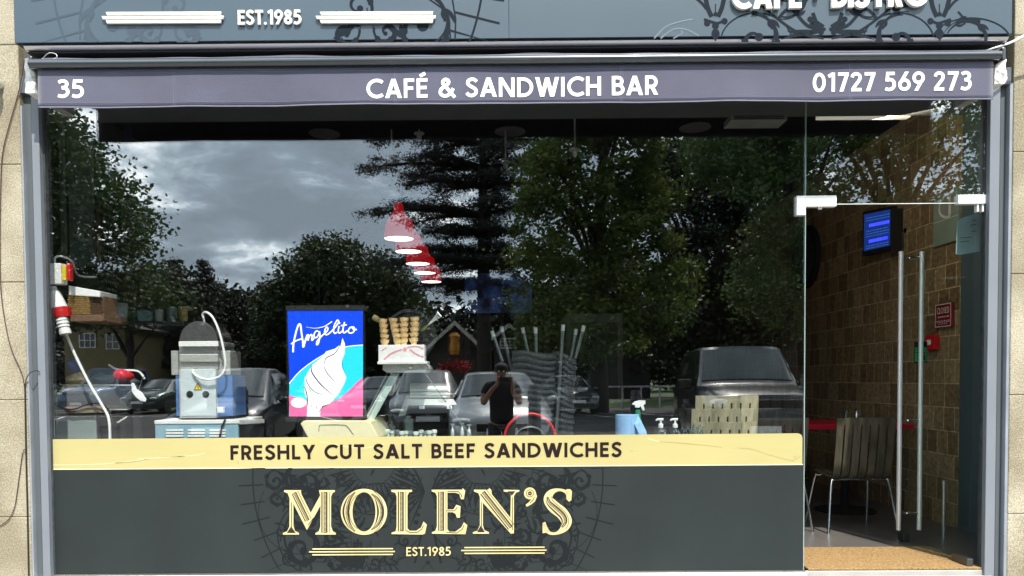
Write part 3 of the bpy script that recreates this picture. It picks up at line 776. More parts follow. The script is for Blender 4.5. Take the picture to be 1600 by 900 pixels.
xz = lambda u, v: (P(u, v, -.0095).x, P(u, v, -.0095).z)
x0, z0 = xz(360, 718.6); x1, z1 = xz(971.5, 713.6)
text(g, 'FRESHLY CUT SALT BEEF SANDWICHES', FY(-.0095), x0, x1, z0, .0875, .19, 0, 0, .115, (z1 - z0) / (x1 - x0)); g.build('slogan_lettering', M['darkink'], ws)
gold = mat('gold_cream_ink', (.50, .41, .185), .4, 0, .10, 5, col2=(.57, .50, .28))
x0, z0 = xz(635, 868.7); x1, z1 = xz(705, 868); g = MB()
text(g, 'EST.1985', FY(-.0125), x0, x1, z0, .054, .16, 0, 0, .09, (z1 - z0) / (x1 - x0))
for ua, ub, vc, ex in ((488, 614, 857.8, 5), (725.6, 851, 855.6, 5)):
    for k in range(3):
        e_ = ex if k == 1 else 0
        g.stroke([(ua - e_, -(vc + 4.55 * k)), (ub + (e_ - 2 if e_ else 0), -(vc + 4.55 * k - .6))], 2.1, lambda a, b_, c: P(a, -b_, -.0125))
g.build('established_lettering', gold, ws)

# scratches in the yellow band
O = Orn(lambda a, b_, c: P(a, -b_, -(.0092 + c)), (81, 1253, -735, -676))
for pts in ([(82, 726.5), (160, 725), (225, 718)], [(215, 717), (300, 712), (320, 708)], [(1012, 685), (1030, 690)], [(500, 690), (560, 700), (600, 694)]):
    O.st([(a, -b_) for a, b_ in cat([p + (0,) for p in pts], 6) for a, b_ in [(a, b_)]] if False else [(p[0], -p[1]) for p in cat([(a, b_, 0) for a, b_ in pts], 6)], .9)
O.g.build('scratches', mat('pale_scratch', (.62, .58, .36), .5), ws, recalc=False)
O = Orn(lambda a, b_, c: P(a, -b_, -(.0092 + c)), (81, 1253, -735, -676))
for pts in ([(180, 723.5), (210, 721), (240, 715)], [(250, 714), (290, 713)], [(1030, 690), (1085, 694), (1128, 699)], [(1155, 700), (1175, 702), (1200, 710), (1240, 721)], [(984, 705), (990, 705)], [(1238, 720), (1252, 712)], [(1240, 714), (1246, 712)], [(370, 720), (373, 725)]):
    O.st([(p[0], -p[1]) for p in cat([(a, b_, 0) for a, b_ in pts], 6)], .95)
O.g.build('scratches', mat('dark_scratch', (.33, .26, .10), .6), ws, recalc=False)

# tone-on-tone ornament of the dark panel
O = Orn(lambda a, b_, c: P(a, -b_, -(.0090 + c)), (82, 1253, -891.5, -731))
def f3(O):
    O.g  # left half, mirrored about 668
    cx, cy, Rr = 668, -745, 273
    O.st([(cx - Rr * math.cos(R(a)), cy + Rr * math.sin(R(a))) for a in np.arange(4, -36, -2)], 2.0)
    for k, a in enumerate(np.arange(3, -36, -5.7)):
        ca, sa = -math.cos(R(a)), math.sin(R(a)); l = 19 if k % 3 else 22; c0 = Rr + (3 if k < 4 else -4)
        O.st([(cx + (c0 - l) * ca, cy + (c0 - l) * sa * 1.02), (cx + (c0 + l) * ca, cy + (c0 + l) * sa * 1.02)], 2.0)
    O.acanthus(468, -800, 46, 150, -1, 1.0, 5, 5); O.acanthus(478, -752, 40, 60, 1, 1.25, 5, 5)
    O.acanthus(470, -858, 34, 120, -1, 1.4, 6, 5); O.acanthus(430, -752, 17, 90, 1, 1.2, 3.4, 3); O.acanthus(520, -880, 30, 170, -1, .9, 5, 4)
    O.acanthus(432, -778, 14, 30, -1, 1.2, 3, 3); O.acanthus(520, -840, 16, 300, 1, 1.4, 3.4, 3); O.acanthus(545, -868, 13, 60, -1, 1.4, 3, 2)
    O.st(arc(500, -838, 66, 62, 120, 250, 24), 2.0); O.st(arc(500, -836, 56, 54, 110, 240, 24), 3.4); O.st(arc(530, -775, 84, 44, 95, 190, 20), 1.6)
    for k in range(9):
        q, w = lens(430 + 10 * k, -735 - 3 * k, 26 + k, -20 - 16 * k, 4.4, 48 if k % 2 else -48); O.st(q, w)
    for k in range(8):
        q, w = lens(498 + 8 * k, -800 - 9 * (k % 4), 24, 200 + 25 * k, 5, 60 if k % 2 else -50); O.st(q, w); O.dot(*q[-1], 1.8)
    for k in range(6):
        q, w = lens(566, -889, 60 - 4 * k, 168 - 16 * k, 5.5, -26); O.st(q, w)
    # the two sun discs with feathered rays
    for (dx, dy, r0, r1, a0, a1) in ((583, -725, 33, 74, 195, 345), (592, -840, 44, 80, 60, 300)):
        nr = int((a1 - a0) / 9)
        for k in range(nr + 1):
            a = a0 + (a1 - a0) * k / nr; ca, sa = math.cos(R(a)), math.sin(R(a)); L_ = r1 - r0 - (k % 2) * 7
            q, w = lens(dx + (r0 + 1) * ca, dy + (r0 + 1) * sa, L_, a, 4.6 if k % 2 else 3.2, 0, 5); O.st(q, w)
            if k % 2: O.dot(dx + (r1 + 1) * ca, dy + (r1 + 1) * sa, 1.9)
        O.st(arc(dx, dy, r0, r0, a0 - 12, a1 + 12, 30), 1.1)
        O.st(arc(dx, dy, r1 + 5, r1 + 5, a0, a1, 40), 1.3)
    # dotted star wedges
    for a, L_ in ((180, 64), (212, 58), (240, 62), (268, 0), (150, 60), (122, 56)):
        if not L_: continue
        for off in (-7, 7):
            q, w = lens(664, -768, L_, a + off, 3.2, 0, 5); O.st(q, w)
        for j in range(3):
            rr_ = 26 + j * 12; O.dot(664 + rr_ * math.cos(R(a + 14)), -768 + rr_ * math.sin(R(a + 14)), 2.0 + j * .8)
    q, w = lens(536, -828, 14, 45, 4); 
    for a in (0, 90, 180, 270): q, w = lens(559, -849, 8, a, 4.5, 0, 4); O.st(q, w)
    O.st([(662, -820), (648, -880)], 3.2); O.st([(660, -835), (630, -868)], 1.6); O.dot(668, -879, 3)
def f4(O):
    rr = random.Random(5)
    # finer filler: small curls and leaves between the large scrolls
    for (x, y, r, a) in ((398, -770, 0, 0), (450, -785, 12, 40), (492, -775, 13, 200), (505, -752, 15, 90), (535, -748, 14, 10), (560, -775, 12, 250), (520, -800, 12, 130), (545, -812, 11, 300), (500, -862, 13, 60), (585, -880, 12, 190), (610, -872, 14, 20), (438, -830, 12, 120), (452, -872, 13, 310), (480, -886, 14, 80), (618, -800, 11, 200), (632, -845, 11, 80), (540, -885, 11, 20)):
        if not r: continue
        p, w = spiral(x, y, r, 1.25, a, rr.choice((-1, 1)), 2.6, n=26); O.st(p, w); O.dot(p[-1][0], p[-1][1], 1.9)
        for k in range(3):
            q, w = lens(p[2 + 5 * k][0], p[2 + 5 * k][1], r * .9, a + 70 * k + 30, 2.6, 50 * rr.choice((-1, 1)), 7); O.st(q, w)
    for k in range(22):
        x, y = rr.uniform(425, 640), rr.uniform(-889, -737); q, w = lens(x, y, rr.uniform(9, 22), rr.uniform(0, 360), rr.uniform(1.6, 3.6), rr.uniform(-90, 90), 7); O.st(q, w)
    for cx, cy, r in ((583, -725, 79), (592, -840, 84), (583, -725, 52), (470, -800, 66), (500, -838, 40)):
        O.st(arc(cx, cy, r, r, 150, 330, 40), 1.0)
mirror_orn(O, f3, 668.5); mirror_orn(O, f4, 668.5)
orn_p = mat('charcoal_ornament_ink', (.0105, .0125, .014), .5, 0, .05, spec=.15)
O.g.build('ornament', orn_p, ws, recalc=False)

# the serif name: gold body, dark inlines, hatching
def u5(p): return (430 + p[0] / 6.667, -(755 + p[1] / 6.664))
def u6(p): return (660 + p[0] / 6.4, -(755 + p[1] / 6.4))
body = MB(); ink = MB(); hat = MB()
TB = lambda a, b_, c: P(a, -b_, -(.0110 + c)); TI = lambda a, b_, c: P(a, -b_, -(.0118 + c)); TH = lambda a, b_, c: P(a, -b_, -(.0126 + c))
def off(pts, dd):
    pts = [tuple(p) for p in pts]; o = []
    for i in range(len(pts)):
        a = pts[max(i - 1, 0)]; b_ = pts[min(i + 1, len(pts) - 1)]; l = math.hypot(b_[0] - a[0], b_[1] - a[1]) or 1
        o.append((pts[i][0] - (b_[1] - a[1]) / l * dd, pts[i][1] + (b_[0] - a[0]) / l * dd))
    return o
def inl(pts, W_, k0=0, side=1):
    """inline detail of a heavy stroke: dark channel with a fine gold line and short ticks"""
    n = len(pts); Wl = W_ if isinstance(W_, list) else [W_] * n
    q = [(p[0], p[1], w) for p, w in zip(pts, Wl)]
    q = cat(q, max(1, int(30 / n)))
    P2 = [(a, b_) for a, b_, w in q]; Wd = [w for a, b_, w in q]; wm = sum(Wd) / len(Wd)
    c_ = [p for p in off(P2, side * .13 * wm)]
    ink.stroke(c_, [w * .58 for w in Wd], TI)
    ink.stroke(off(P2, side * -.36 * wm), .8, TI, 0, 2e-5)
    hat.stroke(off(P2, side * .26 * wm), [max(.5, w * .09) for w in Wd], TH)
    # ticks
    Ltot = 0; acc = []
    for i in range(1, len(c_)): Ltot += math.hypot(c_[i][0] - c_[i - 1][0], c_[i][1] - c_[i - 1][1]); acc.append(Ltot)
    cc = off(P2, side * .07 * wm); nt_ = int(Ltot / 1.9)
    for k in range(1, nt_):
        s_ = Ltot * k / nt_; i = next((j for j, a in enumerate(acc) if a >= s_), len(acc) - 1)
        a, b_ = cc[i], cc[i + 1]; l = math.hypot(b_[0] - a[0], b_[1] - a[1]) or 1; tt = 1 - (acc[i] - s_) / l
        x, y = a[0] + (b_[0] - a[0]) * tt, a[1] + (b_[1] - a[1]) * tt; nx_, ny_ = -(b_[1] - a[1]) / l, (b_[0] - a[0]) / l
        hw_ = Wd[min(i, len(Wd) - 1)] * .10; hat.stroke([(x - nx_ * hw_, y - ny_ * hw_), (x + nx_ * hw_, y + ny_ * hw_)], .75, TH, 0, 1e-5)
def bodyp(pts, f): body.poly([f(p) for p in pts], TB)
bodyp([(92, 72), (268, 72), (272, 112), (370, 308), (468, 128), (456, 72), (622, 72), (622, 90), (600, 100), (582, 140), (582, 450), (600, 500), (632, 518), (632, 535), (418, 535), (420, 518), (455, 500), (470, 450), (472, 232), (330, 488), (190, 215), (190, 440), (205, 495), (248, 518), (248, 535), (80, 535), (80, 518), (125, 500), (148, 450), (150, 160), (130, 105), (92, 90)], u5)
inl([u5((205, 95)), u5((345, 385))], 13.5, side=-1); inl([u5((527, 92)), u5((527, 515))], 16.5, side=-1)
ink.stroke([u5((170, 200)), u5((170, 470))], 1.1, TI); ink.stroke([u5((400, 360)), u5((340, 440))], 1.1, TI); ink.poly([u5((165, 450)), u5((215, 518)), u5((120, 518))], TI)
ring = [u5((925 + 242 * math.cos(R(a)), 298 - 240 * math.sin(R(a)))) for a in range(0, 360, 8)]
hole = [u5((925 + 120 * math.cos(R(a)), 298 - 205 * math.sin(R(a)))) for a in range(0, 360, 8)]
for i in range(45):
    j = (i + 1) % 45; body.poly([ring[i], ring[j], hole[j], hole[i]], TB)
inl([u5((925 - 181 * math.cos(R(a)), 298 - 222 * math.sin(R(a)))) for a in (62, 35, 0, -35, -62)], [3, 12, 18, 12, 3], side=-1)
inl([u5((925 + 181 * math.cos(R(a)), 298 - 222 * math.sin(R(a)))) for a in (62, 35, 0, -35, -62)], [3, 12, 18, 12, 3], side=-1)
bodyp([(1210, 68), (1425, 68), (1425, 88), (1395, 95), (1378, 130), (1378, 470), (1400, 495), (1470, 495), (1520, 460), (1545, 400), (1580, 430), (1560, 525), (1535, 535), (1212, 530), (1212, 515), (1255, 500), (1265, 450), (1265, 140), (1250, 100), (1210, 88)], u5)
inl([u5((1322, 90)), u5((1322, 500))], 16, side=-1); ink.stroke([u5(p) for p in ((1360, 490), (1400, 512), (1480, 512), (1525, 480), (1545, 440))], 1.1, TI)
bodyp([(92, 65), (395, 65), (405, 50), (428, 75), (415, 160), (385, 160), (370, 110), (330, 95), (250, 95), (250, 262), (310, 262), (340, 215), (382, 230), (375, 345), (345, 345), (330, 305), (300, 290), (250, 290), (250, 460), (270, 485), (330, 485), (390, 440), (415, 390), (450, 420), (430, 510), (95, 505), (95, 490), (130, 475), (145, 430), (145, 130), (130, 95), (92, 82)], u6)
inl([u6((200, 85)), u6((200, 475))], 15.5, side=-1)
ink.stroke([u6((250, 80)), u6((360, 84)), u6((392, 120)), u6((396, 145))], 1.1, TI); ink.stroke([u6((240, 276)), u6((320, 276)), u6((350, 240))], 1.1, TI); ink.stroke([u6((240, 490)), u6((340, 498)), u6((400, 460)), u6((415, 420))], 1.1, TI)
bodyp([(515, 65), (655, 65), (672, 50), (690, 68), (694, 110), (880, 345), (885, 120), (860, 90), (812, 82), (812, 65), (970, 68), (970, 82), (935, 95), (915, 130), (915, 500), (885, 505), (605, 195), (605, 420), (620, 470), (665, 490), (665, 505), (505, 505), (505, 490), (550, 475), (575, 420), (575, 140), (560, 100), (515, 82)], u6)
inl([u6((610, 85)), u6((890, 440))], 15.5, side=-1); ink.stroke([u6((590, 190)), u6((590, 430))], 1.1, TI); ink.poly([u6((585, 420)), u6((625, 490)), u6((545, 490))], TI); ink.stroke([u6((900, 140)), u6((900, 470))], 1.1, TI); ink.poly([u6((850, 80)), u6((930, 80)), u6((895, 125))], TI)
cc_ = u6((1075, 102))
bodyp([(1075 + 60 * math.cos(R(a)), 102 - 60 * math.sin(R(a))) for a in range(0, 360, 20)], u6)
body.stroke([u6(p) for p in ((1125, 90), (1126, 130), (1108, 170), (1078, 200), (1038, 226))], [3, 6, 6.5, 5, 3.6], TB, 0, 1e-4)
ink.stroke([(cc_[0] + 5.6 * math.cos(R(a)), cc_[1] + 5.6 * math.sin(R(a))) for a in range(0, 360, 20)], .9, TI, closed=True); ink.disc(cc_, 3.2, TI, 0, 1e-5); hat.stroke([(cc_[0] - 2, cc_[1]), (cc_[0] + 2, cc_[1])], .7, TH)
ink.stroke([u6(p) for p in ((1120, 140), (1104, 172), (1076, 198))], 1.1, TI)
Sp = [(1466, 165, 34), (1440, 92, 32), (1365, 66, 26), (1290, 92, 60), (1258, 158, 92), (1310, 232, 118), (1395, 300, 118), (1440, 378, 108), (1418, 448, 76), (1350, 498, 30), (1278, 500, 28), (1232, 455, 44), (1218, 392, 26)]
sp = cat(Sp, 5); body.stroke([u6((a, b_)) for a, b_, w in sp], [w / 6.4 for a, b_, w in sp], TB)
bodyp([(1440, 60), (1478, 60), (1495, 80), (1490, 170), (1465, 185), (1440, 160)], u6)
bodyp([(1202, 400), (1225, 385), (1240, 440), (1270, 490), (1202, 500)], u6)
inl([u6(p) for p in ((1262, 135), (1275, 190), (1340, 252), (1410, 320), (1432, 385), (1405, 445))], [6, 13, 17, 17, 15, 7], side=-1)
body.build('name_lettering', gold, ws, recalc=False); ink.build('name_inline', mat('name_inline_ink', (.022, .016, .012), .5), ws, recalc=False); hat.build('name_hatching', gold, ws, recalc=False)

# ================================================================== INSIDE, near the window
X1 = Vector((1, 0, 0)); Y1 = Vector((0, 1, 0)); Z1 = Vector((0, 0, 1))
def single(g, name, m, label, cat_, group=None, **k):
    return tag(g.build(name, m, **k), label, cat_, group)
def at0(u, v, y, name, label, cat_, group=None):
    return empty(name, P(u, v, y), label, cat_, group)
def TYp(y): return lambda a, b_, c: P(a, -b_, y - c)       # pixel-measured outline on the plane at depth y

# counter carrying the machines, its top hidden just below the yellow band
ct = empty('service_counter', (-.6, .45, FLZ), 'low dark service counter behind the window sign', 'counter')
g = MB(); g.box(-2.7, 1.0, .12, .80, .90, .94); g.build('counter_top', M['steel'], ct, bevel=.004)
g = MB(); g.box(-2.66, .96, .20, .78, FLZ, .898); g.build('cabinet', M['darkmetal'], ct)

def bx(g, u0, v0, u1, v1, y, dep):
    a = P(u0, v0, y); b_ = P(u1, v1, y); g.box(a.x, b_.x, y, y + dep, b_.z, a.z); return a, b_

# --- stainless machine with hose
sm = at0(315, 660, .35, 'steel_food_machine', 'stainless machine with blue sides, domed hood and looping white hose', 'food machine')
g = MB(); bx(g, 281, 577, 338, 652, .33, .02); g.build('front_plate', mat('pale_steel', (.60, .68, .70), .4, .2, .04), sm, bevel=.003)
g = MB(); bx(g, 274, 587, 280.5, 650, .37, .25); bx(g, 338.5, 587, 364, 650, .37, .25); g.build('side_panel', mat('blue_panel', (.07, .16, .38), .4), sm, bevel=.003)
bst = mat('machine_steel', (.58, .58, .55), .34, .5, .10, 5, stretch=(1, 1, 10))
g = MB(); bx(g, 281, 653, 338, 577, .352, .26); g.build('body', bst, sm)
g = MB()
pr = [(281, 577, .37), (279, 555, .36), (279.5, 541, .34), (281, 534, .33)]
a0_, b0_ = P(279, 577, .40), P(340, 533, .40)
for k, (v0, v1, yy) in enumerate(((577, 566, .37), (565.5, 553, .35), (552.5, 541, .37), (540.5, 533, .33))):
    bx(g, 279.5, v1, 340.5, v0, yy, .3)
g.build('fluted_band', bst, sm, bevel=.006)
g = MB(); bx(g, 267, 548, 279, 586, .39, .2); bx(g, 341, 548, 360, 586, .39, .2); g.build('shoulder', bst, sm, bevel=.003)
g = MB(); c = P(310, 534, .34); rr = (P(340, 534, .34).x - c.x)
n_ = 24; arcp = [(c.x + rr * 1.0 * math.cos(R(a)), c.z + rr * 1.06 * math.sin(R(a))) for a in np.linspace(0, 180, n_)]
g.poly(arcp, FY(.34), 0, 0); g.v += []
vs = [(x, .34, z) for x, z in arcp] + [(x, .60, z) for x, z in arcp]
g = MB(); g.add(vs, [tuple(range(n_)), tuple(range(n_, 2 * n_))[::-1]] + [(i, i + 1, n_ + i + 1, n_ + i) for i in range(n_ - 1)] + [(0, n_, 2 * n_ - 1, n_ - 1)])
g.build('hood', mat('dark_steel_hood', (.16, .155, .15), .35, .8, .2, 8), sm, bevel=.002)
g = MB(); bx(g, 279, 533.5, 341, 541, .325, .012); g.build('hood_rim', M['white'], sm, bevel=.002)
g = MB()
hose = [(318, 497, .36), (317, 490, .355), (323, 488, .34), (333, 497, .32), (343, 520, .31), (350, 550, .30), (352, 572, .30), (346, 586, .30), (330, 593, .30), (314, 591, .30), (303, 584, .315), (301, 578, .33)]
g.tube([P(*q) for q in hose], .0075, 10, smoothpts=6); g.build('hose', M['white'], sm, smooth=True)
g = MB(); a = P(321, 512, .36); g.tube([a, a + Vector((-.004, 0, .035)), a + Vector((-.012, 0, .065))], [.012, .010, .008], 10); g.build('hose_joint', M['chrome'], sm, smooth=True)
g = MB()
for u in (292, 317):
    a = P(u + 4.5, 616, .329); g.lathe((a.x, .33, a.z), [(.022, 0), (.022, -.003)], 20, Y1)
g.build('vent_hole', M['black'], sm)
TS = TYp(.3285)
g = MB(); g.poly([(303.5, -609), (315, -609), (309.3, -598)], TS, .0005); g.build('warning_triangle', mat('warning_yellow', (.85, .62, .03), .5), sm)
g = MB(); g.stroke([(303.5, -609), (315, -609), (309.3, -598)], .9, TS, 0, .001, closed=True); g.stroke([(310, -601.5), (308.4, -604.6), (310.2, -604.8), (309, -608)], .8, TS, 0, .001); g.build('warning_symbol', M['black'], sm)
g = MB()
for u in (288, 333): a = P(u, 654, .40); g.lathe((a.x, .42, a.z - .03), [(.028, 0), (.03, .03)], 14)
g.build('foot', M['black'], sm)
g = MB(); bx(g, 283, 649, 338, 653, .325, .02); g.build('drip_shelf', M['steel'], sm, bevel=.002)

lb = at0(320, 690, .35, 'louvred_steel_base', 'pale blue louvred metal box under the stainless machine', 'metal box')
blb = mat('pale_blue_metal', (.30, .50, .60), .35, .3, .05)
g = MB(); bx(g, 242, 662, 373, 712, .28, .45); g.build('case', blb, lb, bevel=.004)
g = MB(); bx(g, 241, 657, 374, 662, .275, .46); g.build('top_rim', M['pale'], lb, bevel=.003)
g = MB(); a = P(374, 657, .28); b_ = P(413, 655, .62); g.add([a, b_, b_ + Vector((0, 0, -.025)), a + Vector((0, 0, -.025)), a + Vector((-.02, .1, 0)), b_ + Vector((-.02, 0, 0))], [(0, 1, 2, 3), (0, 1, 5, 4)]); g.build('side_rim', M['pale'], lb)
g = MB(); a = P(374.2, 663, .29); b_ = P(412, 663, .62); g.add([a, b_, b_ + Vector((0, 0, -.2)), a + Vector((0, 0, -.2))], [(0, 1, 2, 3)]); g.build('side_panel', M['darkmetal'], lb)
g = MB()
for u0, u1 in ((259, 286), (293, 320), (327, 352)):
    for v in (671, 675.5, 680): bx(g, u0, v, u1, v + 2.6, .272, .006)
g.build('louvres', M['white'], lb, bevel=.001)
g = MB(); g.tube([P(352, 655, .27), P(346, 668, .265), P(343, 684, .26)], .006, 8); single(g, 'black_cable', M['black'], 'short black cable hanging over the louvred box', 'cable', smooth=True)
g = MB(); bx(g, 339, 636, 349, 645, .30, .03); single(g, 'plug_adapter', M['white'], 'small white plug adapter beside the stainless machine', 'plug', bevel=.003)

# --- illuminated ice-cream advert (lamp box) on the whipped-ice machine
LY = .20
ls = at0(508, 655, LY, 'lit_advert_box', 'lit blue and pink soft ice cream advert box in the window', 'light box')
g = MB(); bx(g, 446.5, 479, 568.5, 657, LY + .004, .10); g.build('casing', M['black'], ls, bevel=.004)
def em(name, col, s): return mat(name, tuple(c * .6 for c in col), .4, 0, .02, emit=col, es=s)
ES = .50
e_blue, e_cyan, e_pink, e_white = em('lit_blue', (.0, .055, .74), ES), em('lit_cyan', (.02, .62, .80), ES), em('lit_pink', (.92, .13, .34), ES), em('lit_white', (1, .98, 1), ES * 1.12)
TL = TYp(LY)
def la(p): return (440 + p[0] / 4.1857, -(475 + p[1] / 4.186))
g = MB(); g.poly([la(p) for p in ((38, 44), (532, 44), (532, 735), (58, 735))], TL, 0, 0); g.build('picture_ground', e_blue, ls, recalc=False)
g = MB(); cy_ = [la(p[:2]) for p in cat([(50, 520, 0), (120, 440, 0), (220, 365, 0), (330, 305, 0), (430, 278, 0), (532, 268, 0)], 5)]
lowb = [la(p) for p in ((532, 735), (58, 735), (52, 600))]
for i in range(len(cy_) - 1):
    x0, x1 = cy_[i][0], cy_[i + 1][0]; bt = la((0, 735))[1]
    g.add([TL(*cy_[i], .0006), TL(*cy_[i + 1], .0006), TL(x1, bt, .0006), TL(max(x0, 452), bt, .0006)], [(0, 1, 2, 3)])
g.build('picture_arc', e_cyan, ls, recalc=False)
g = MB(); g.stroke(cy_, 1.3, TL, 0, .0012); g.build('picture_rim', e_white, ls, recalc=False)
g = MB()
pk = [la(p[:2]) for p in cat([(48, 596, 0), (110, 612, 0), (200, 640, 0), (330, 640, 0), (430, 575, 0), (490, 515, 0), (532, 480, 0)], 5)]
for i in range(len(pk) - 1):
    bt = la((0, 735))[1]; g.add([TL(*pk[i], .0012), TL(*pk[i + 1], .0012), TL(pk[i + 1][0], bt, .0012), TL(pk[i][0] + (1.2 if i == 0 else 0), bt, .0012)], [(0, 1, 2, 3)])
g.build('picture_swirl', e_pink, ls, recalc=False)
g = MB()
ice = [(398, 222), (414, 262), (412, 320), (392, 378), (392, 410), (424, 480), (410, 520), (372, 590), (312, 655), (262, 668), (248, 735), (166, 735), (172, 640), (150, 580), (152, 480), (200, 400), (262, 350), (292, 310), (350, 292), (388, 262)]
g.poly([la(p) for p in ice], TL, 0, .0020)
g.disc(la((112, 645)), 12.2, TL, 0, .0024, 24, ry=8)
g.build('ice_cream_picture', e_white, ls, recalc=False)
g = MB(); lines = [([(392, 250), (350, 320), (290, 355), (282, 400)], 1.3), ([(195, 400), (200, 450), (260, 530), (338, 598)], 1.7), ([(276, 405), (300, 455), (360, 520)], 1.2), ([(160, 455), (165, 510), (210, 570), (275, 595)], 1.2), ([(158, 540), (185, 560), (200, 620)], .8), ([(150, 540), (165, 590), (172, 660)], 1.5), ([(200, 645), (196, 680)], 1), ([(235, 655), (222, 695)], 1), ([(276, 660), (240, 715)], 1), ([(205, 590), (250, 612), (300, 620)], .6), ([(312, 655), (276, 668), (262, 680)], 1.4), ([(398, 222), (386, 255), (398, 400), (424, 480)], .5)]
for pts, w in lines: q = c2([la(p) + (0,) for p in pts], 6); g.stroke(q, [w * (.4 + math.sin(math.pi * i / (len(q) - 1)) * .8) for i in range(len(q))], TL, 0, .0030)
g.build('picture_lines', mat('black_line_print', (.02, .01, .05), .5), ls, recalc=False)
# script lettering "Angelito"
g = MB()
sc_ = [
 [(62, 262), (82, 248), (100, 238), (140, 225)],
 [(75, 316), (78, 260), (95, 180), (112, 135), (124, 140), (130, 190), (138, 240), (142, 280), (152, 250), (168, 205), (176, 210), (172, 240)],
 [(172, 240), (180, 215), (193, 200), (200, 210), (197, 236), (206, 232), (214, 218)],
 [(246, 182), (228, 176), (213, 196), (216, 218), (232, 216), (246, 190), (248, 178)],
 [(248, 178), (250, 214), (240, 258), (230, 266), (231, 246), (250, 222), (272, 200)],
 [(272, 200), (296, 178), (303, 160), (294, 152), (282, 172), (284, 196), (298, 200), (316, 188)],
 [(316, 188), (340, 165), (368, 128), (372, 110), (362, 108), (345, 140), (340, 180), (350, 192), (362, 184)],
 [(376, 144), (370, 180), (380, 190), (396, 176)],
 [(412, 118), (402, 160), (404, 186), (416, 186), (430, 172)], [(388, 142), (426, 136)],
 [(462, 150), (446, 156), (436, 176), (446, 190), (468, 184), (478, 164), (468, 150), (462, 156), (474, 168), (492, 166)],
]
for k, pts in enumerate(sc_):
    q = c2([la(p) + (0,) for p in pts], 6); g.stroke(q, [2.1] * len(q) if k != 1 else [2.6] * len(q), TL, 0, .0030 + k * 4e-5)
g.disc(la((377, 124)), 1.5, TL, 0, .0032)
q = c2([la(p) + (0,) for p in ((160, 150), (220, 158), (280, 146), (330, 114))], 6); g.stroke(q, [.3 + 1.3 * i / len(q) for i in range(len(q))], TL, 0, .0036)
g.build('script_lettering', e_white, ls, recalc=False)
g = MB(); bx(g, 446.5, 477.5, 569, 484.5, LY - .004, .108); bx(g, 446.5, 651.5, 569, 658, LY - .004, .108); bx(g, 446.5, 484.5, 449, 651.5, LY - .004, .1); g.build('frame', M['blackmatte'], ls, bevel=.002)

im = at0(530, 690, .25, 'ice_cream_machine', 'cream-topped ice cream machine below the lit advert', 'ice cream machine')
crm = mat('cream_plastic', (.80, .74, .46), .3, 0, .03)
g = MB(); yy = .13
g.poly([(469, -662), (474, -657.5), (574, -657.5), (579, -660), (592, -685), (592, -720), (480, -720), (480, -682)], TYp(yy), 0, 0)
T0 = TYp(yy); pl = [(469, -662), (474, -657.5), (574, -657.5), (579, -660), (592, -684), (592, -740), (482, -740), (481, -684)]
g = MB(); fr = [T0(a, b_, 0) for a, b_ in pl]; bk = [p + Vector((0, .5, 0)) for p in fr]; n0 = len(fr)
g.add(fr + bk, [tuple(range(n0)), tuple(range(n0, 2 * n0))[::-1]] + [(i, (i + 1) % n0, n0 + (i + 1) % n0, n0 + i) for i in range(n0)])
g.build('body', crm, im, bevel=.006, seg=3)
g = MB(); g.stroke([(p[0], p[1]) for p in c2([(498, -674, 0), (499, -666, 0), (504, -664, 0), (535, -664, 0), (543, -667, 0), (552, -679, 0)], 5)], .9, T0, 0, .003); g.build('lid_groove', M['darkmetal'], im)

# --- waffle cones in a pink striped holder on the glass counter case
cone_m = mat('wafer_cone', (.86, .64, .32), .7, 0, .18, 25, .4, 160)
chd = at0(628, 566, .34, 'cone_holder', 'white card holder with pink swirls on top of the glass case', 'holder')
g = MB(); bx(g, 591, 539, 663.5, 567, .30, .10); g.build('tray', M['white'], chd, bevel=.003)
g = MB(); pink = mat('pink_print', (.78, .30, .36), .5)
TC = TYp(.2985)
for pts, w in (([(600, -562), (612, -552), (628, -546)], 2.5), ([(640, -546), (650, -553), (662, -558)], 2.2), ([(636, -543), (650, -541), (662, -545)], 1.8), ([(596, -548), (604, -543)], 1.4)):
    q = c2([p + (0,) for p in pts], 5); g.stroke(q, w, TC)
g.disc((632.5, -546), 3.2, TC, 0, .0002); g.build('print', pink, chd, recalc=False)
g = MB(); bx(g, 589.5, 565, 668, 568.5, .285, .14); g.build('shelf_lip', M['pale'], chd, bevel=.002)
for si, (u0, dxs) in enumerate(((600, 1), (614, 2.2), (631.5, 0), (648.5, -.5))):
    for k in range(5):
        a = P(u0 + k * 0 + dxs * 0 + (dxs * (4 - k) * .9 - (2.5 if si == 0 else 0)), 541 - 8.2 * k - (0, 1, 1.5, 2.5)[si], .36)
        ax = Vector((rnd.uniform(-.06, .06) + (.05 if si < 2 else -.02), rnd.uniform(-.05, .02), 1)).normalized()
        g = MB(); g.lathe(a - ax * .03, [(.013, 0), (.017, .03), (.020, .048), (.026, .052), (.0305, .070), (.0315, .072), (.028, .070), (.018, .05)], 16, ax, capt=False)
        single(g, 'wafer_cone', cone_m, 'wafer cone in the %s stack%s' % (('leftmost', 'second', 'third', 'rightmost')[si], (', bottom cone standing in the holder', ', second cone from the bottom', ', middle cone of five', ', second cone from the top', ', topmost cone of five')[k]), 'ice cream cone', 'wafer cones stacked in the holder', smooth=True)
g = MB(); a = P(583, 495, .40); b_ = P(600, 505, .40); g.lathe(a, [(.018, 0), (.02, .02), (.014, .05), (.011, .085)], 14, (b_ - a).normalized()); single(g, 'wafer_cone', cone_m, 'single wafer cone lying sideways left of the stacks', 'ice cream cone', 'wafer cones stacked in the holder', smooth=True)
g = MB(); c = P(640, 524, .50)
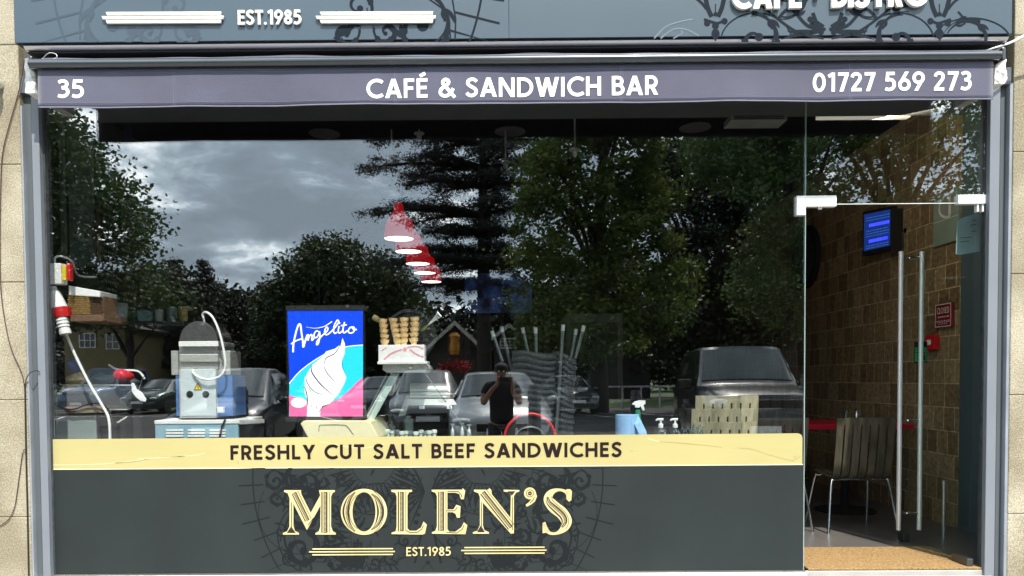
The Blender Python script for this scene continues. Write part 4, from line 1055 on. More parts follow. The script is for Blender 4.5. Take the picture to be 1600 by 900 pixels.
g.lathe(c, [(.155, 0), (.172, 0), (.178, .02), (.172, .04), (.155, .04), (.152, .02)], 40, Y1, False, False); g.lathe(c + Vector((0, .03, 0)), [(.15, 0), (.15, .004)], 40, Y1)
single(g, 'round_black_tray', M['darkmetal'], 'round black-rimmed tray standing upright behind the cones', 'tray', smooth=True)
wh = at0(678, 505, .42, 'whisk', 'wire whisk and tongs poking out right of the cones', 'whisk')
a = P(667, 509, .42); b_ = P(688, 490, .40); dd = (b_ - a); sx = dd.cross(Y1).normalized()
for k in range(6):
    g = MB(); o_ = (k - 2.5) / 2.5; g.tube([a, a + dd * .3 + sx * o_ * .006, a + dd * .95 + sx * o_ * .018 + Vector((0, .01 * (k % 2), 0))], .0028, 6); g.build('wire', M['chrome'], wh, smooth=True)
g = MB(); g.tube([a + dd * .93 - sx * .02, a + dd * .93 + sx * .02], .006, 8); g.build('rim', M['chrome'], wh)
g = MB(); g.tube([a - dd * .35, a], [.008, .01], 8); g.build('grip', mat('green_grip', (.25, .32, .08), .5), wh)

# glass-fronted counter case
gc = at0(650, 690, .4, 'glass_display_case', 'slant-fronted glass display case beside the lit advert', 'display case')
g = MB(); T0 = TYp(.34)
pl = [(604, -567), (661, -567), (667, -571), (668, -576), (662, -582), (604, -582), (598, -578), (598, -571)]
fr = [T0(a, b_, 0) for a, b_ in pl]; bk = [p + Vector((0, .35, 0)) for p in fr]; n0 = len(fr)
g.add(fr + bk, [tuple(range(n0)), tuple(range(n0, 2 * n0))[::-1]] + [(i, (i + 1) % n0, n0 + (i + 1) % n0, n0 + i) for i in range(n0)]); g.build('top_plate', M['pale'], gc, bevel=.002)
g = MB(); a = P(642, 574, .335); g.lathe(a, [(.011, 0), (.011, -.005), (.006, -.008)], 12, Y1); g.build('screw', M['chrome'], gc, smooth=True)
def slant(pl, y, th, m, nm):
    T0 = TYp(y); fr = [T0(a, b_, 0) for a, b_ in pl]; bk = [p + Vector((0, th, 0)) for p in fr]; n0 = len(fr); g = MB()
    g.add(fr + bk, [tuple(range(n0)), tuple(range(n0, 2 * n0))[::-1]] + [(i, (i + 1) % n0, n0 + (i + 1) % n0, n0 + i) for i in range(n0)]); return g.build(nm, m, gc, bevel=.0015)
slant([(611, -583), (624, -583), (581, -662), (568.5, -657)], .37, .02, mat('pale_green_post', (.62, .72, .70), .4, 0, .04), 'end_post')
slant([(635, -617), (643, -617), (633, -649), (622, -651)], .66, .02, M['pale'], 'rear_post')
slant([(636, -624), (708, -624), (713, -632.5), (636, -633.5)], .50, .05, M['white'], 'shelf_edge')
slant([(606, -582.2), (664, -582.2), (742, -690), (566, -690)], .335, .006, M['glass2'], 'side_glass')
g = MB(); g.tube([P(664, 583, .335), P(742, 690, .335)], .0035, 6); g.tube([P(605, 583, .336), P(568, 656, .336)], .0035, 6); g.build('glass_edge', mat('green_glass_edge', (.10, .16, .14), .2), gc)
g = MB(); g.lathe(P(642, 612, .62), [(.055, 0), (.055, .27)], 20, X1); single(g, 'steel_canister', M['steel'], 'lying steel cylinder inside the glass display case', 'canister', smooth=True)
for k, (u, v, w) in enumerate(((655, 634, 8), (698, 634, 8))):
    g = MB(); bx(g, u, v, u + w, v + 5, .49, .02); single(g, 'shelf_clip', M['white'], ('left', 'right')[k] + ' white clip hanging under the display case shelf', 'clip', 'clips under the shelf', bevel=.002)
for k in range(14):
    u = 583 + k * 7.4 + rnd.uniform(-1, 1); v = 671 + rnd.uniform(-2, 2) + k * .15; a = P(u, v, .5 + (k % 3) * .07)
    g = MB(); g.lathe(a - Vector((0, 0, .10)), [(.014, 0), (.014, .075), (.019, .078), (.019, .096), (.016, .1)], 12)
    single(g, 'sauce_jar', M['white'], 'white-capped small jar in the crowded row inside the glass case', 'jar', 'white-capped jars in the glass case', smooth=True)
for k, (u, v, r_, h_) in enumerate(((612, 656, .024, .11), (638, 650, .034, .12))):
    a = P(u, v, .72); g = MB(); g.lathe(a - Vector((0, 0, h_)), [(r_, 0), (r_, h_ * .62), (r_ * .35, h_ * .75), (r_ * .12, h_)] if k == 0 else [(r_, 0), (r_, h_ * .8), (r_ * .6, h_ * .85), (r_ * .6, h_)], 16)
    single(g, 'squeeze_bottle', mat('frosted_plastic%d' % k, (.36, .42, .40), .4), ('pointed squeeze bottle behind the white jars', 'wide frosted bottle behind the white jars')[k], 'bottle', smooth=True)
for k, (u, v) in enumerate(((707, 662), (722, 661), (733, 663))):
    a = P(u, v, .6); g = MB(); g.lathe(a - Vector((0, 0, .12)), [(.014, 0), (.014, .08), (.006, .09), (.006, .11), (.016, .112), (.016, .12)], 12)
    single(g, 'steel_dispenser', M['steel'], ('leftmost', 'middle', 'rightmost')[k] + ' of three small steel dispensers at the right end of the glass case', 'dispenser', 'steel dispensers', smooth=True)

# red-rimmed black round bin top
rb = at0(828, 690, .3, 'red_rimmed_drum', 'black drum with a bright red rim rising behind the yellow band', 'drum')
c = P(828, 686, .30)
g = MB(); n_ = 40; g.tube([c + Vector((.163 * math.cos(R(a)), 0, .163 * math.sin(R(a)))) for a in np.linspace(-10, 190, n_)], .0085, 10); g.build('rim', M['red'], rb, smooth=True)
g = MB(); g.lathe(c, [(.15, .01), (.15, .2)], 40, Y1); g.build('drum', M['blackmatte'], rb)
g = MB(); g.tube([c + Vector((.10 * math.cos(R(a)), -.002, -.01 + .09 * math.sin(R(a)))) for a in np.linspace(0, 180, 24)], .007, 8); g.build('grip', M['darkmetal'], rb, smooth=True)

# paper roll, bottles
rollm = mat('blue_paper', (.28, .50, .80), .8, 0, .05, 12, .3, 80)
pr_ = at0(980, 690, .25, 'paper_roll', 'blue paper towel roll with a loose sheet behind the yellow band', 'paper roll')
a = P(980, 648, .28); r_ = (P(998, 648, .28).x - P(961.5, 648, .28).x) / 2
g = MB(); g.lathe(a - Vector((0, 0, .2)), [(r_, 0), (r_, .2), (r_ * .28, .2), (r_ * .28, .15)], 32, capt=True); g.build('roll', rollm, pr_, smooth=True)
g = MB(); q = [P(996, 647, .25), P(1003, 660, .2), P(1010, 674, .17), P(1012, 690, .16)]; q2 = [p + Vector((-.045, .01, -.012)) for p in q]
for i in range(3): g.quad(q[i], q[i + 1], q2[i + 1], q2[i])
g.build('loose_sheet', rollm, pr_, smooth=True)
sb = at0(996, 690, .35, 'spray_bottle', 'green spray bottle with a white trigger head beside the paper roll', 'spray bottle')
green = mat('green_plastic', (.02, .20, .11), .3)
a = P(996.5, 640, .36); g = MB(); g.lathe(a - Vector((0, 0, .24)), [(.036, 0), (.036, .1), (.03, .15), (.020, .19), (.016, .24)], 20); g.build('bottle', green, sb, smooth=True)
g = MB(); T0 = TYp(.345)
hd = [(987.5, -632), (992, -627.5), (1000, -625.5), (1008.5, -626), (1008.5, -631), (1005.5, -633), (1007.5, -641), (1004.5, -641.5), (1001, -634), (999.5, -637), (993, -637), (992, -633)]
fr = [T0(a_, b_, 0) for a_, b_ in hd]; bk = [p + Vector((0, .022, 0)) for p in fr]; n0 = len(fr)
g.add(fr + bk, [tuple(range(n0)), tuple(range(n0, 2 * n0))[::-1]] + [(i, (i + 1) % n0, n0 + (i + 1) % n0, n0 + i) for i in range(n0)]); g.build('trigger_head', M['white'], sb, bevel=.002)
for k, u in enumerate((1032.5, 1055)):
    pb = at0(u, 690, .25, 'pump_bottle', ('left', 'right')[k] + ' clear soap bottle with a white pump top', 'pump bottle', 'clear pump bottles')
    a = P(u, 668, .26); g = MB(); g.lathe(a - Vector((0, 0, .16)), [(.042, 0), (.042, .13), (.034, .15), (.014, .165)], 20); g.build('bottle', M['clear'], pb, smooth=True)
    g = MB(); g.lathe(a, [(.016, -.002), (.016, .022), (.006, .026), (.006, .048)], 12); g.tube([a + Vector((-.031, 0, .045)), a + Vector((-.02, 0, .052)), a + Vector((.016, 0, .052))], [.005, .007, .008], 8); g.build('pump', M['white'], pb, smooth=True)
for k in range(8):
    u = 1066 + k * 4.6; a = P(u, 664 + (k % 2) * 3, .28 + (k % 3) * .05); g = MB(); g.lathe(a - Vector((0, 0, .1)), [(.016, 0), (.016, .07), (.007, .085), (.007, .095), (.009, .097), (.009, .102)], 12)
    single(g, 'small_glass_bottle', M['clear'], 'small clear bottle in the tight row right of the pump bottles', 'bottle', 'small clear bottles', smooth=True)

# --- left corner: electric boxes, plug, basket, wire rack
sw = at0(90, 440, .12, 'electric_isolator', 'white switch box with a yellow plate and red rotary knob, upper left corner', 'switch box')
g = MB(); bx(g, 77, 411, 95.5, 444, .10, .07); g.build('box', M['white'], sw, bevel=.006, seg=3)
g = MB(); bx(g, 96.2, 414, 103, 438, .09, .03); g.build('yellow_plate', mat('yellow_plate', (.75, .55, .04), .4), sw, bevel=.003)
g = MB(); bx(g, 103.2, 411, 109.5, 438, .07, .04); g.build('red_knob', M['red'], sw, bevel=.006, seg=3)
g = MB(); g.tube([P(86, 411, .22), P(86, 403, .22), P(95, 400.5, .24), (P(112, 408, .3)), P(122, 430, .45), P(150, 433, .6)], .007, 10, smoothpts=6)
g.build('cable', M['pale'], sw, smooth=True)
ip = at0(92, 480, .2, 'industrial_plug', 'white and red round industrial plug with its cable hanging on the left', 'plug')
a, b_ = P(84, 448, .14), P(102, 520, .14); ax = (b_ - a).normalized(); L_ = (b_ - a).length
g = MB(); g.lathe(a, [(.016, 0), (.016, .02), (.028, .035), (.05, .14)], 18, ax); g.build('socket_shell', M['white'], ip, smooth=True)
g = MB(); g.lathe(a + ax * .135, [(.050, 0), (.050, .028), (.042, .06)], 18, ax); g.obox(a + ax * .16 + X1 * .045, X1, Y1, Z1, .018, .02, .026); g.build('red_collar', M['red'], ip, smooth=True)
g = MB(); g.lathe(a + ax * .195, [(.034, 0), (.038, .02), (.033, .022), (.037, .04), (.031, .042), (.035, .06), (.029, .062), (.034, .085), (.034, .105)], 18, ax); g.build('gland', M['white'], ip, smooth=True)
g = MB(); g.tube([P(102, 519, .2), P(118, 556, .2), P(140, 600, .19), (P(160, 634, .18)), P(170, 655, .17), P(172, 690, .17)], .0085, 10, smoothpts=6); g.build('cable', M['white'], ip, smooth=True)
wk = mat('wicker', (.40, .25, .09), .7, 0, .35, 60, .9, 90, stretch=(1, 1, 3)); wkd = mat('brown_wicker', (.16, .085, .05), .7, 0, .35, 60, .9, 90, stretch=(1, 1, 3))
bk_ = at0(130, 500, .2, 'wicker_basket', 'wicker basket on the corner shelf under a white tray', 'basket')
def weave(g, u0, v0, u1, v1, y, rows, cols):
    a = P(u0, v0, y); b_ = P(u1, v1, y)
    for r_ in range(rows):
        z = b_.z + (a.z - b_.z) * (r_ + .5) / rows; pts = []
        for c_ in range(cols * 2 + 1): pts.append((a.x + (b_.x - a.x) * c_ / (cols * 2), y + (.006 if (c_ + r_) % 2 else -.006), z))
        g.tube(pts, (a.z - b_.z) / rows * .42, 6)
    g.box(a.x, b_.x, y + .008, y + .16, b_.z, a.z)
g = MB(); weave(g, 107, 460, 139, 491, .16, 9, 9); g.build('body', wk, bk_, smooth=True)
g = MB(); weave(g, 139.5, 463, 163, 492, .18, 9, 7); g.build('side', wkd, bk_, smooth=True)
g = MB(); bx(g, 108, 492, 162, 502, .15, .3); single(g, 'corner_shelf', wkd, 'brown wooden shelf board under the wicker basket', 'shelf', bevel=.004)
g = MB(); a = P(107, 446, .15); b_ = P(157, 455, .15); c = P(156, 464, .15); d_ = P(107, 461, .15)
fr = [a, b_, c, d_]; bb = [p + Vector((0, .2, 0)) for p in fr]; g.add(fr + bb, [(0, 1, 2, 3), (4, 5, 6, 7), (0, 1, 5, 4), (3, 2, 6, 7), (1, 2, 6, 5), (0, 3, 7, 4)]); single(g, 'white_tray', M['white'], 'white plastic tray lying on top of the wicker basket', 'tray', bevel=.003)
for k, (u0, v0, u1, v1, col, nm, lab) in enumerate(((165, 472, 190, 498, (.30, .32, .33), 'plastic_tub', 'pale grey tub right of the wicker basket'), (195, 485, 230, 502, (.09, .17, .17), 'plastic_tub', 'teal shallow tub on the dim shelf'), (232, 482, 246, 502, (.35, .35, .34), 'tin', 'pale tin on the dim shelf between two tubs'), (250, 478, 268, 505, (.12, .16, .15), 'plastic_tub', 'dark green tub on the dim shelf'), (269, 477, 285, 510, (.30, .22, .05), 'paper_carton', 'mustard yellow carton at the end of the dim shelf'))):
    m_ = mat('tub_%d' % k, col, .5); g = MB(); a = P(u0, v0, 1.0); b_ = P(u1, v1, 1.0); w = (b_.x - a.x) / 2; c = ((a.x + b_.x) / 2, 1.1, b_.z); h_ = a.z - b_.z
    g.lathe(c, [(w * .82, 0), (w * .97, h_ * .9), (w, h_ * .9), (w, h_)], 4 if nm != 'tin' else 20); single(g, nm, m_, lab, 'tub' if 'tub' in nm else nm.split('_')[-1], bevel=.004)
g = MB(); a = P(163, 503, 1.0); b_ = P(292, 510, 1.0); g.box(a.x, b_.x, .95, 1.3, b_.z, a.z); single(g, 'wall_shelf', M['darkmetal'], 'dark shelf carrying the tubs and the carton', 'shelf')
# grey panels on the left wall (boards) and menu board
grp = mat('grey_board', (.16, .19, .19), .35, 0, .05)
g = MB()
for u0, u1 in ((90, 102.5), (103.5, 147)):
    a = PX(u0, 300, -2.95 + 0 * u0) if False else P(u0, 180, .95); b_ = P(u1, 415 if u0 > 100 else 405, .95); g.box(a.x, b_.x, .95, .98, b_.z, a.z)
single(g, 'wall_cupboard', grp, 'tall grey-green cupboard doors in the upper left corner', 'cupboard', bevel=.002)
g = MB(); bx(g, 148, 320, 153, 434, .93, .05); bx(g, 108, 430, 153, 434, .93, .05); single(g, 'metal_rail', M['darkmetal'], 'thin grey metal rail framing the cupboard doors', 'rail')
mb_ = empty('menu_board', (-3.34, 2.3, 2.6), 'black menu board with rows of small pale writing on the left wall', 'menu board')
g = MB(); p0 = PX(153, 285, -3.34); p1 = PX(236, 425, -3.34); g.box(-3.348, -3.335, p0.y, p1.y, p1.z if p1.z < p0.z else p0.z - 1, 2.95); g.build('board', M['blackmatte'], mb_)
g = MB()
TMB = lambda a, b_, c: (-3.333 + c, a, b_)
for col in range(3):
    y0 = p0.y + .06 + col * (p1.y - p0.y) / 3
    for r_ in range(15):
        z = 2.88 - r_ * .062; x = y0
        while x < y0 + (p1.y - p0.y) / 3 - .10:
            w = rnd.uniform(.02, .06); g.stroke([(x, z), (x + w, z)], .022, TMB); x += w + .014
g.build('writing', mat('chalk_writing', (.42, .40, .34), .7), mb_)
g = MB(); a = P(195, 222, 1.6); b_ = P(209, 300, 1.6); g.poly([(a.x, a.z + .2), (b_.x - .01, a.z + .2), (b_.x, b_.z), (b_.x - .05, b_.z - .02), (a.x, b_.z + .02)], FY(1.6), .01); single(g, 'hanging_banner', mat('navy_cloth', (.01, .02, .06), .7), 'narrow navy cloth banner hanging from the ceiling at left', 'banner')
g = MB(); a = P(126, 168, .3); g.tube([a + Vector((0, 0, .1)), a - Vector((0, 0, .01))], .003, 6); g.lathe(a - Vector((0, 0, .10)), [(.006, 0), (.018, .02), (.016, .055), (.007, .09)], 14); single(g, 'bulb_socket', M['black'], 'small black bulb holder dangling in the top left of the window', 'lamp holder', smooth=True)

# rack with mesh basket
rk = at0(145, 690, .3, 'mesh_rack', 'black mesh basket rack with two posts in the lower left of the window', 'rack')
g = MB(); a, b_ = P(82, 603, .30), P(206, 640, .30); W_, H_ = b_.x - a.x, a.z - b_.z
nn = 34
for i in range(nn):
    for s_ in (-1, 1):
        x = a.x + W_ * i / nn; x2 = x + s_ * H_ * .9
        p, q = Vector((x, .30, b_.z)), Vector((x2, .30, a.z))
        if x2 < a.x: t_ = (a.x - x) / (x2 - x); q = p.lerp(q, t_)
        if x2 > b_.x: t_ = (b_.x - x) / (x2 - x); q = p.lerp(q, t_)
        g.tube([p, q], .0034, 4, False)
g.build('front_mesh', mat('mesh_grey', (.10, .105, .11), .4, .3), rk)
g = MB()
for p, q in (((82, 602), (206, 602)), ((82, 640), (200, 640))): g.tube([P(*p, .30), P(*q, .30)], .005, 8)
for p, q in (((82, 602), (206, 602)),): g.tube([P(*p, .62), P(*q, .62)], .005, 8)
g.build('rim', M['steel'], rk)
g = MB(); bx(g, 186, 602, 197, 690, .33, .03); g.build('post', M['black'], rk, bevel=.003)
g = MB(); bx(g, 206, 602, 220, 690, .34, .03); g.build('post', M['black'], rk, bevel=.003)
g = MB(); bx(g, 77, 601, 82.5, 692, .28, .03); g.build('post', M['white'], rk, bevel=.003)
g = MB(); bx(g, 78, 636, 166, 645, .27, .3); single(g, 'wood_board', mat('worn_brown_board', (.27, .19, .13), .6, 0, .25, 9, stretch=(.2, 1, 3)), 'worn brown board lying across the grey bin', 'board', bevel=.003)
g = MB(); bx(g, 86, 645.5, 151, 700, .30, .3); single(g, 'grey_bin', mat('grey_bin_plastic', (.24, .29, .29), .45, 0, .06), 'grey-green plastic bin under the worn board', 'bin', bevel=.008)
g = MB(); bx(g, 151.5, 648, 156, 700, .30, .02); bx(g, 157, 650, 182, 700, .34, .2); single(g, 'black_crate', M['black'], 'dark crate between the grey bin and the rack post', 'crate', bevel=.003)
g = MB(); g.tube([P(84, 630, .27), P(110, 640, .26), P(145, 630, .25), P(166, 636, .24), P(174, 655, .23), P(176, 690, .23)], .0045, 8, smoothpts=6); single(g, 'black_cable', M['black'], 'thin black cable looping over the mesh basket', 'cable', smooth=True)
cl = at0(213, 612, .26, 'spring_clamp', 'white plastic spring clamp gripping the end of the mesh rack', 'clamp')
g = MB(); T0 = TYp(.27); g.poly([(205, -598), (210, -599), (214, -608), (222, -613), (229, -624), (227, -628), (219, -626), (212, -620), (206, -612)], T0, .02); g.build('jaw', M['white'], cl, bevel=.002)
g = MB(); g.tube([P(200, 614, .27), P(206, 610, .26), P(213, 611, .26)], .006, 8); g.tube([P(216, 612, .26), P(222, 592, .28), P(226, 588, .29)], .003, 6); g.build('spring', M['chrome'], cl, smooth=True)
# soft things lying in the basket
def blob(u, v, ru, rv, y, m, name, lab, cat_):
    a = P(u, v, y); k = .0041; g = MB(); g.ell(a, ru * k, .07, rv * k, 20, 12)
    for i, p in enumerate(g.v):
        q = Vector(p); nn_ = mnoise.noise(q * 18) * .018 + mnoise.noise(q * 45) * .008; dv = (q - a).normalized(); g.v[i] = tuple(q + dv * nn_)
    single(g, name, m, lab, cat_, smooth='all')
blob(193, 588, 14, 11, .42, mat('red_bag', (.55, .01, .02), .35), 'crumpled_bag', 'crumpled bright red bag lying in the mesh rack', 'bag')
blob(202, 597, 16, 6, .46, mat('dark_bag', (.05, .06, .07), .4), 'crumpled_bag', 'crumpled dark bag next to the red bag', 'bag')
blob(121, 592, 16, 8, .40, mat('cream_pack', (.55, .45, .32), .4, 0, .4, 40), 'snack_pack', 'cream and blue striped snack pack at left of the rack', 'packet')
blob(115, 572, 11, 13, .55, mat('blue_bag', (.01, .09, .45), .35), 'crumpled_bag', 'crumpled blue bag behind the snack pack', 'bag')
blob(160, 592, 20, 8, .48, mat('teal_bag', (.09, .15, .17), .35), 'crumpled_bag', 'greyish teal bag in the middle of the rack', 'bag')
g = MB(); g.tube([P(170, 570, .45), P(185, 578, .44), (P(215, 580, .45)), P(226, 592, .45)], .007, 8, smoothpts=5); single(g, 'white_hose', M['pale'], 'pale hose lying over the red bag', 'hose', smooth=True)

# --- wicker bistro chairs turned upside down
wg = mat('grey_wicker', (.13, .14, .145), .7, 0, .25, 30, .3, 90)
def upturned(pl, legs, y, lab):
    o = empty('wicker_stool', P(pl[0][0], pl[0][1], y), lab, 'stool', 'wicker stools turned upside down')
    T0 = TYp(y); g = MB(); rows = 15
    (a, b_, c, d_) = [T0(u, -v, 0) for u, v in pl]        # top-left, top-right, bottom-right, bottom-left
    for r_ in range(rows):
        t_ = (r_ + .5) / rows; p, q = a.lerp(d_, t_), b_.lerp(c, t_); pts = []
        for k in range(19):
            s_ = k / 18; x = p.lerp(q, s_); pts.append(x + Vector((0, -.05 * math.sin(math.pi * s_) + (.0035 if (k + r_) % 2 else -.0035), .012 * math.sin(math.pi * s_ * 2) * (1 - t_))))
        g.tube(pts, (a.z - d_.z) / rows * .40, 5, False)
    for k in range(13):
        s_ = k / 12; off_ = Vector((0, -.05 * math.sin(math.pi * s_), 0)); g.tube([a.lerp(b_, s_) + off_, d_.lerp(c, s_) + off_], .004, 5)
    fr = [a, b_, c, d_]; bb = [p + Vector((0, .34, 0)) for p in fr]; fr = [p + Vector((0, .012, 0)) for p in fr]
    g.add(fr + bb, [(0, 1, 2, 3), (4, 5, 6, 7), (0, 1, 5, 4), (3, 2, 6, 7), (1, 2, 6, 5), (0, 3, 7, 4)])
    g.build('woven_seat', wg, o, smooth=True)
    for (u0, v0, u1, v1, dy) in legs:
        p, q = P(u0, v0, y + dy), P(u1, v1, y + dy); g = MB(); g.tube([q, p], .0135, 10); lg = g.build('leg', mat('leg_tube', (.25, .27, .28), .3, .7), o, smooth=True)
        dv = (p - q).normalized(); g = MB(); g.tube([p - dv * .01, p + dv * .035], .0145, 10); g.build('foot_cap', M['white'], lg, smooth=True)
upturned([(801, 548), (868, 553), (864, 690), (806, 690)], [(771, 524, 785, 565, 0), (785, 517, 805, 600, .3), (818, 519, 828, 566, .3), (837, 519, 838, 560, .05)], 1.0, 'left upturned grey wicker stool, legs in the air')
upturned([(870, 548), (900, 562), (893, 690), (868, 690)], [(879.5, 515, 868, 690, -.06), (899, 521, 892, 560, .3), (910.5, 516, 899, 560, .1)], 1.02, 'right upturned grey wicker stool, legs in the air')

# --- slat-back chairs
wood = mat('weathered_slat_wood', (.035, .031, .022), .5, 0, .35, 9, .15, 60, stretch=(3, 3, .35), col2=(.105, .095, .062))
sunlit_wood = mat('sunlit_slat_wood', (.16, .15, .095), .5, 0, .3, 12, .15, 60, stretch=(3, 3, .35), col2=(.36, .34, .22))  # lit copy of the chair wood, sunlight on the stack put into its colour
def make_chair(lab, group):
    o = empty('slat_chair', (0, 0, 0), lab, 'chair', group)
    hw = .215
    prof = [(-.262, .86), (-.250, .74), (-.232, .62), (-.214, .50), (-.195, .435), (-.16, .405), (-.10, .402), (.06, .412), (.19, .420), (.235, .405)]
    q = [tuple(p) for p in cat([(a, b_, 0) for a, b_ in prof], 4)]
    def slat(g, xa, xb, i0, i1, th=.011):
        for i in range(i0, i1):
            (y0, z0, _), (y1, z1, _) = q[i], q[i + 1]
            dy, dz = y1 - y0, z1 - z0; l = math.hypot(dy, dz); ny, nz_ = -dz / l * th, dy / l * th
            g.add([(xa, y0, z0), (xb, y0, z0), (xb, y1, z1), (xa, y1, z1), (xa, y0 + ny, z0 + nz_), (xb, y0 + ny, z0 + nz_), (xb, y1 + ny, z1 + nz_), (xa, y1 + ny, z1 + nz_)],
                  [(0, 1, 2, 3), (7, 6, 5, 4), (0, 4, 5, 1), (2, 6, 7, 3), (1, 5, 6, 2), (0, 3, 7, 4)])
    cut = 19
    n_s = 7; gap = .011; sw_ = (2 * hw - gap * (n_s - 1)) / n_s
    for nm, i0, i1 in (('backrest', 2, cut), ('seat', cut, len(q) - 1)):
        g = MB()
        for k in range(n_s):
            xa = -hw + k * (sw_ + gap); slat(g, xa, xa + sw_, i0, i1)
        if nm == 'backrest': slat(g, -hw, hw, 0, 2)
        g.build(nm, wood, o)
    for sx in (-1, 1):
        g = MB(); g.tube([(sx * .10, -.15, .392), (sx * .19, -.16, .390), (sx * .215, -.17, .36), (sx * .262, -.235, .0)], .0105, 10, smoothpts=4); g.build('leg', M['chrome'], o, smooth=True)
        g = MB(); g.tube([(sx * .10, .13, .395), (sx * .185, .14, .392), (sx * .21, .15, .36), (sx * .245, .235, .0)], .0105, 10, smoothpts=4); g.build('leg', M['chrome'], o, smooth=True)
    g = MB(); g.tube([(-.11, -.15, .392), (.11, -.15, .392)], .009, 8); g.tube([(-.11, .13, .395), (.11, .13, .395)], .009, 8); g.build('seat_bar', M['chrome'], o, smooth=True)
    return o
ch0 = make_chair('slatted wooden chair in the open doorway, its back to the street', 'slat-back chairs')
ch0.location = (2.655, 1.27, FLZ)
def chair(x, y, rz, lab, dz=0, tilt=0):
    c = copy_tree(ch0); c.location = (x, y, FLZ + dz); c.rotation_euler = (tilt, 0, rz); c['label'] = lab; return c
chair(2.04, 1.34, R(2), 'slatted wooden chair half hidden behind the right end of the yellow band')
chair(2.52, 2.75, R(180), 'slatted wooden chair across the red table, facing the street')
chair(1.95, 2.8, R(176), 'slatted wooden chair at the far side of the red table, left one')
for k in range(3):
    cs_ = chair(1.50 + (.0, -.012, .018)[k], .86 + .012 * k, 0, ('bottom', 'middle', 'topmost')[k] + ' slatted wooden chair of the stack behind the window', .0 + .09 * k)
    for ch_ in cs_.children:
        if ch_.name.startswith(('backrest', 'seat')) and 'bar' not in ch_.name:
            ch_.data = ch_.data.copy(); ch_.data.materials[0] = sunlit_wood
tb = empty('cafe_table', (2.6, 2.0, FLZ), 'bright red cafe table with a black pedestal inside the doorway', 'table')
g = MB(); g.box(1.72, 3.34, 1.62, 2.40, FLZ + .735, FLZ + .775); g.build('table_top', mat('red_laminate', (.42, .008, .025), .35, 0, .04), tb, bevel=.004)
for x in (2.1, 2.95):
    g = MB(); g.tube([(x, 2.0, FLZ + .02), (x, 2.0, FLZ + .735)], .035, 14); g.build('pedestal', M['blackmatte'], tb, smooth=True)
    g = MB(); g.lathe((x, 2.0, FLZ), [(.25, 0), (.25, .012), (.05, .03)], 24); g.build('base', M['blackmatte'], tb, smooth=True)
for k, (x, y) in enumerate(((3.05, 2.2), (3.12, 2.15), (3.18, 2.22), (2.15, 2.2), (2.2, 2.14))):
    g = MB(); g.lathe((x, y, FLZ + .776), [(.022, 0), (.024, .05), (.018, .075), (.02, .09), (.012, .1)], 12); single(g, 'cruet', M['chrome'] if k % 2 else M['clear'], ('tall glass cruet at the left of the right-hand group', 'steel cruet in the middle of the right-hand group', 'glass cruet at the right of the right-hand group', 'steel pot left end of the red table', 'glass pot left end of the red table')[k], 'cruet', 'cruets on the red table', smooth=True)

# --- mat
g = MB(); a = PZ(1262, 858, FLZ); g.box(XM + .02, 2.86, -.03, a.y, FLZ + .001, FLZ + .014)
coir = mat('coir_mat', (.15, .088, .030), .95, 0, 0, 75, .9, 140, col2=(.34, .21, .085), ramp=(.3, .7), detail=8)
single(g, 'door_mat', coir, 'worn golden-brown coir mat filling the doorway', 'door mat', bevel=.004)
g = MB(); g.box(XM, 2.9, -.28, -.032, .0, FLZ - .03); g.box(XM, 2.9, -.0315, .018, .0, FLZ); struct(g.build('door_step', M['kerb'], bevel=.006))

# --- things on the right wall and ceiling
tv = empty('wall_television', (2.9, 2.6, 2.2), 'black television showing blue price rows, tilted out from the tiled wall', 'television')
p0 = P(1348, 331, 2.55); p1 = P(1393, 322, 2.05); zb0 = P(1346, 400, 2.55).z; zb1 = P(1393, 390, 2.05).z
def Tt(a, b_, c):
    x = p0.x + (p1.x - p0.x) * a; y = p0.y + (p1.y - p0.y) * a; z0 = zb0 + (zb1 - zb0) * a; z1 = p0.z + (p1.z - p0.z) * a
    nn_ = Vector((p1.y - p0.y, -(p1.x - p0.x), 0)).normalized(); nn_ = nn_ if nn_.y < 0 else -nn_
    q = Vector((x, y, z0 + (z1 - z0) * b_)) + nn_ * c; return tuple(q)
g = MB(); g.poly([(0, 0), (1, 0), (1, 1), (0, 1)], Tt, .05, -.05); g.build('casing', M['blackmatte'], tv, bevel=.003)
scr_m = mat('screen_picture', (.01, .03, .12), .2, 0, .6, 18, emit=(.006, .022, .13), es=.7); g = MB(); g.poly([(.06, .10), (.97, .10), (.97, .93), (.06, .93)], Tt, 0, .002); g.build('screen', scr_m, tv, recalc=False)
g = MB()
for b0 in (.62, .26):
    x = .25
    while x < .9: w = rnd.uniform(.02, .06); g.poly([(x, b0), (x + w, b0), (x + w, b0 + .07), (x, b0 + .07)], Tt, 0, .004); x += w + .014
g.build('screen_rows', mat('screen_blue', (.0, .0, .5), .3, emit=(.03, .04, 1), es=1.6), tv, recalc=False)
g = MB()
for b0 in (.82, .76, .52, .46, .40, .18, .13):
    x = .15
    while x < .9: w = rnd.uniform(.015, .05); g.poly([(x, b0), (x + w, b0), (x + w, b0 + .022), (x, b0 + .022)], Tt, 0, .004); x += w + .018
g.build('screen_text', mat('screen_dim_text', (.05, .1, .3), .3, emit=(.03, .09, .35), es=.6), tv, recalc=False)
g = MB(); a = P(1394, 325, 2.02); b_ = P(1414, 396, 2.02); g.box(a.x, 3.449, 2.03, 2.045, b_.z, a.z); g.box(3.40, 3.449, 2.2, 2.28, b_.z + .12, b_.z + .2); g.build('mount', M['blackmatte'], tv, bevel=.003)
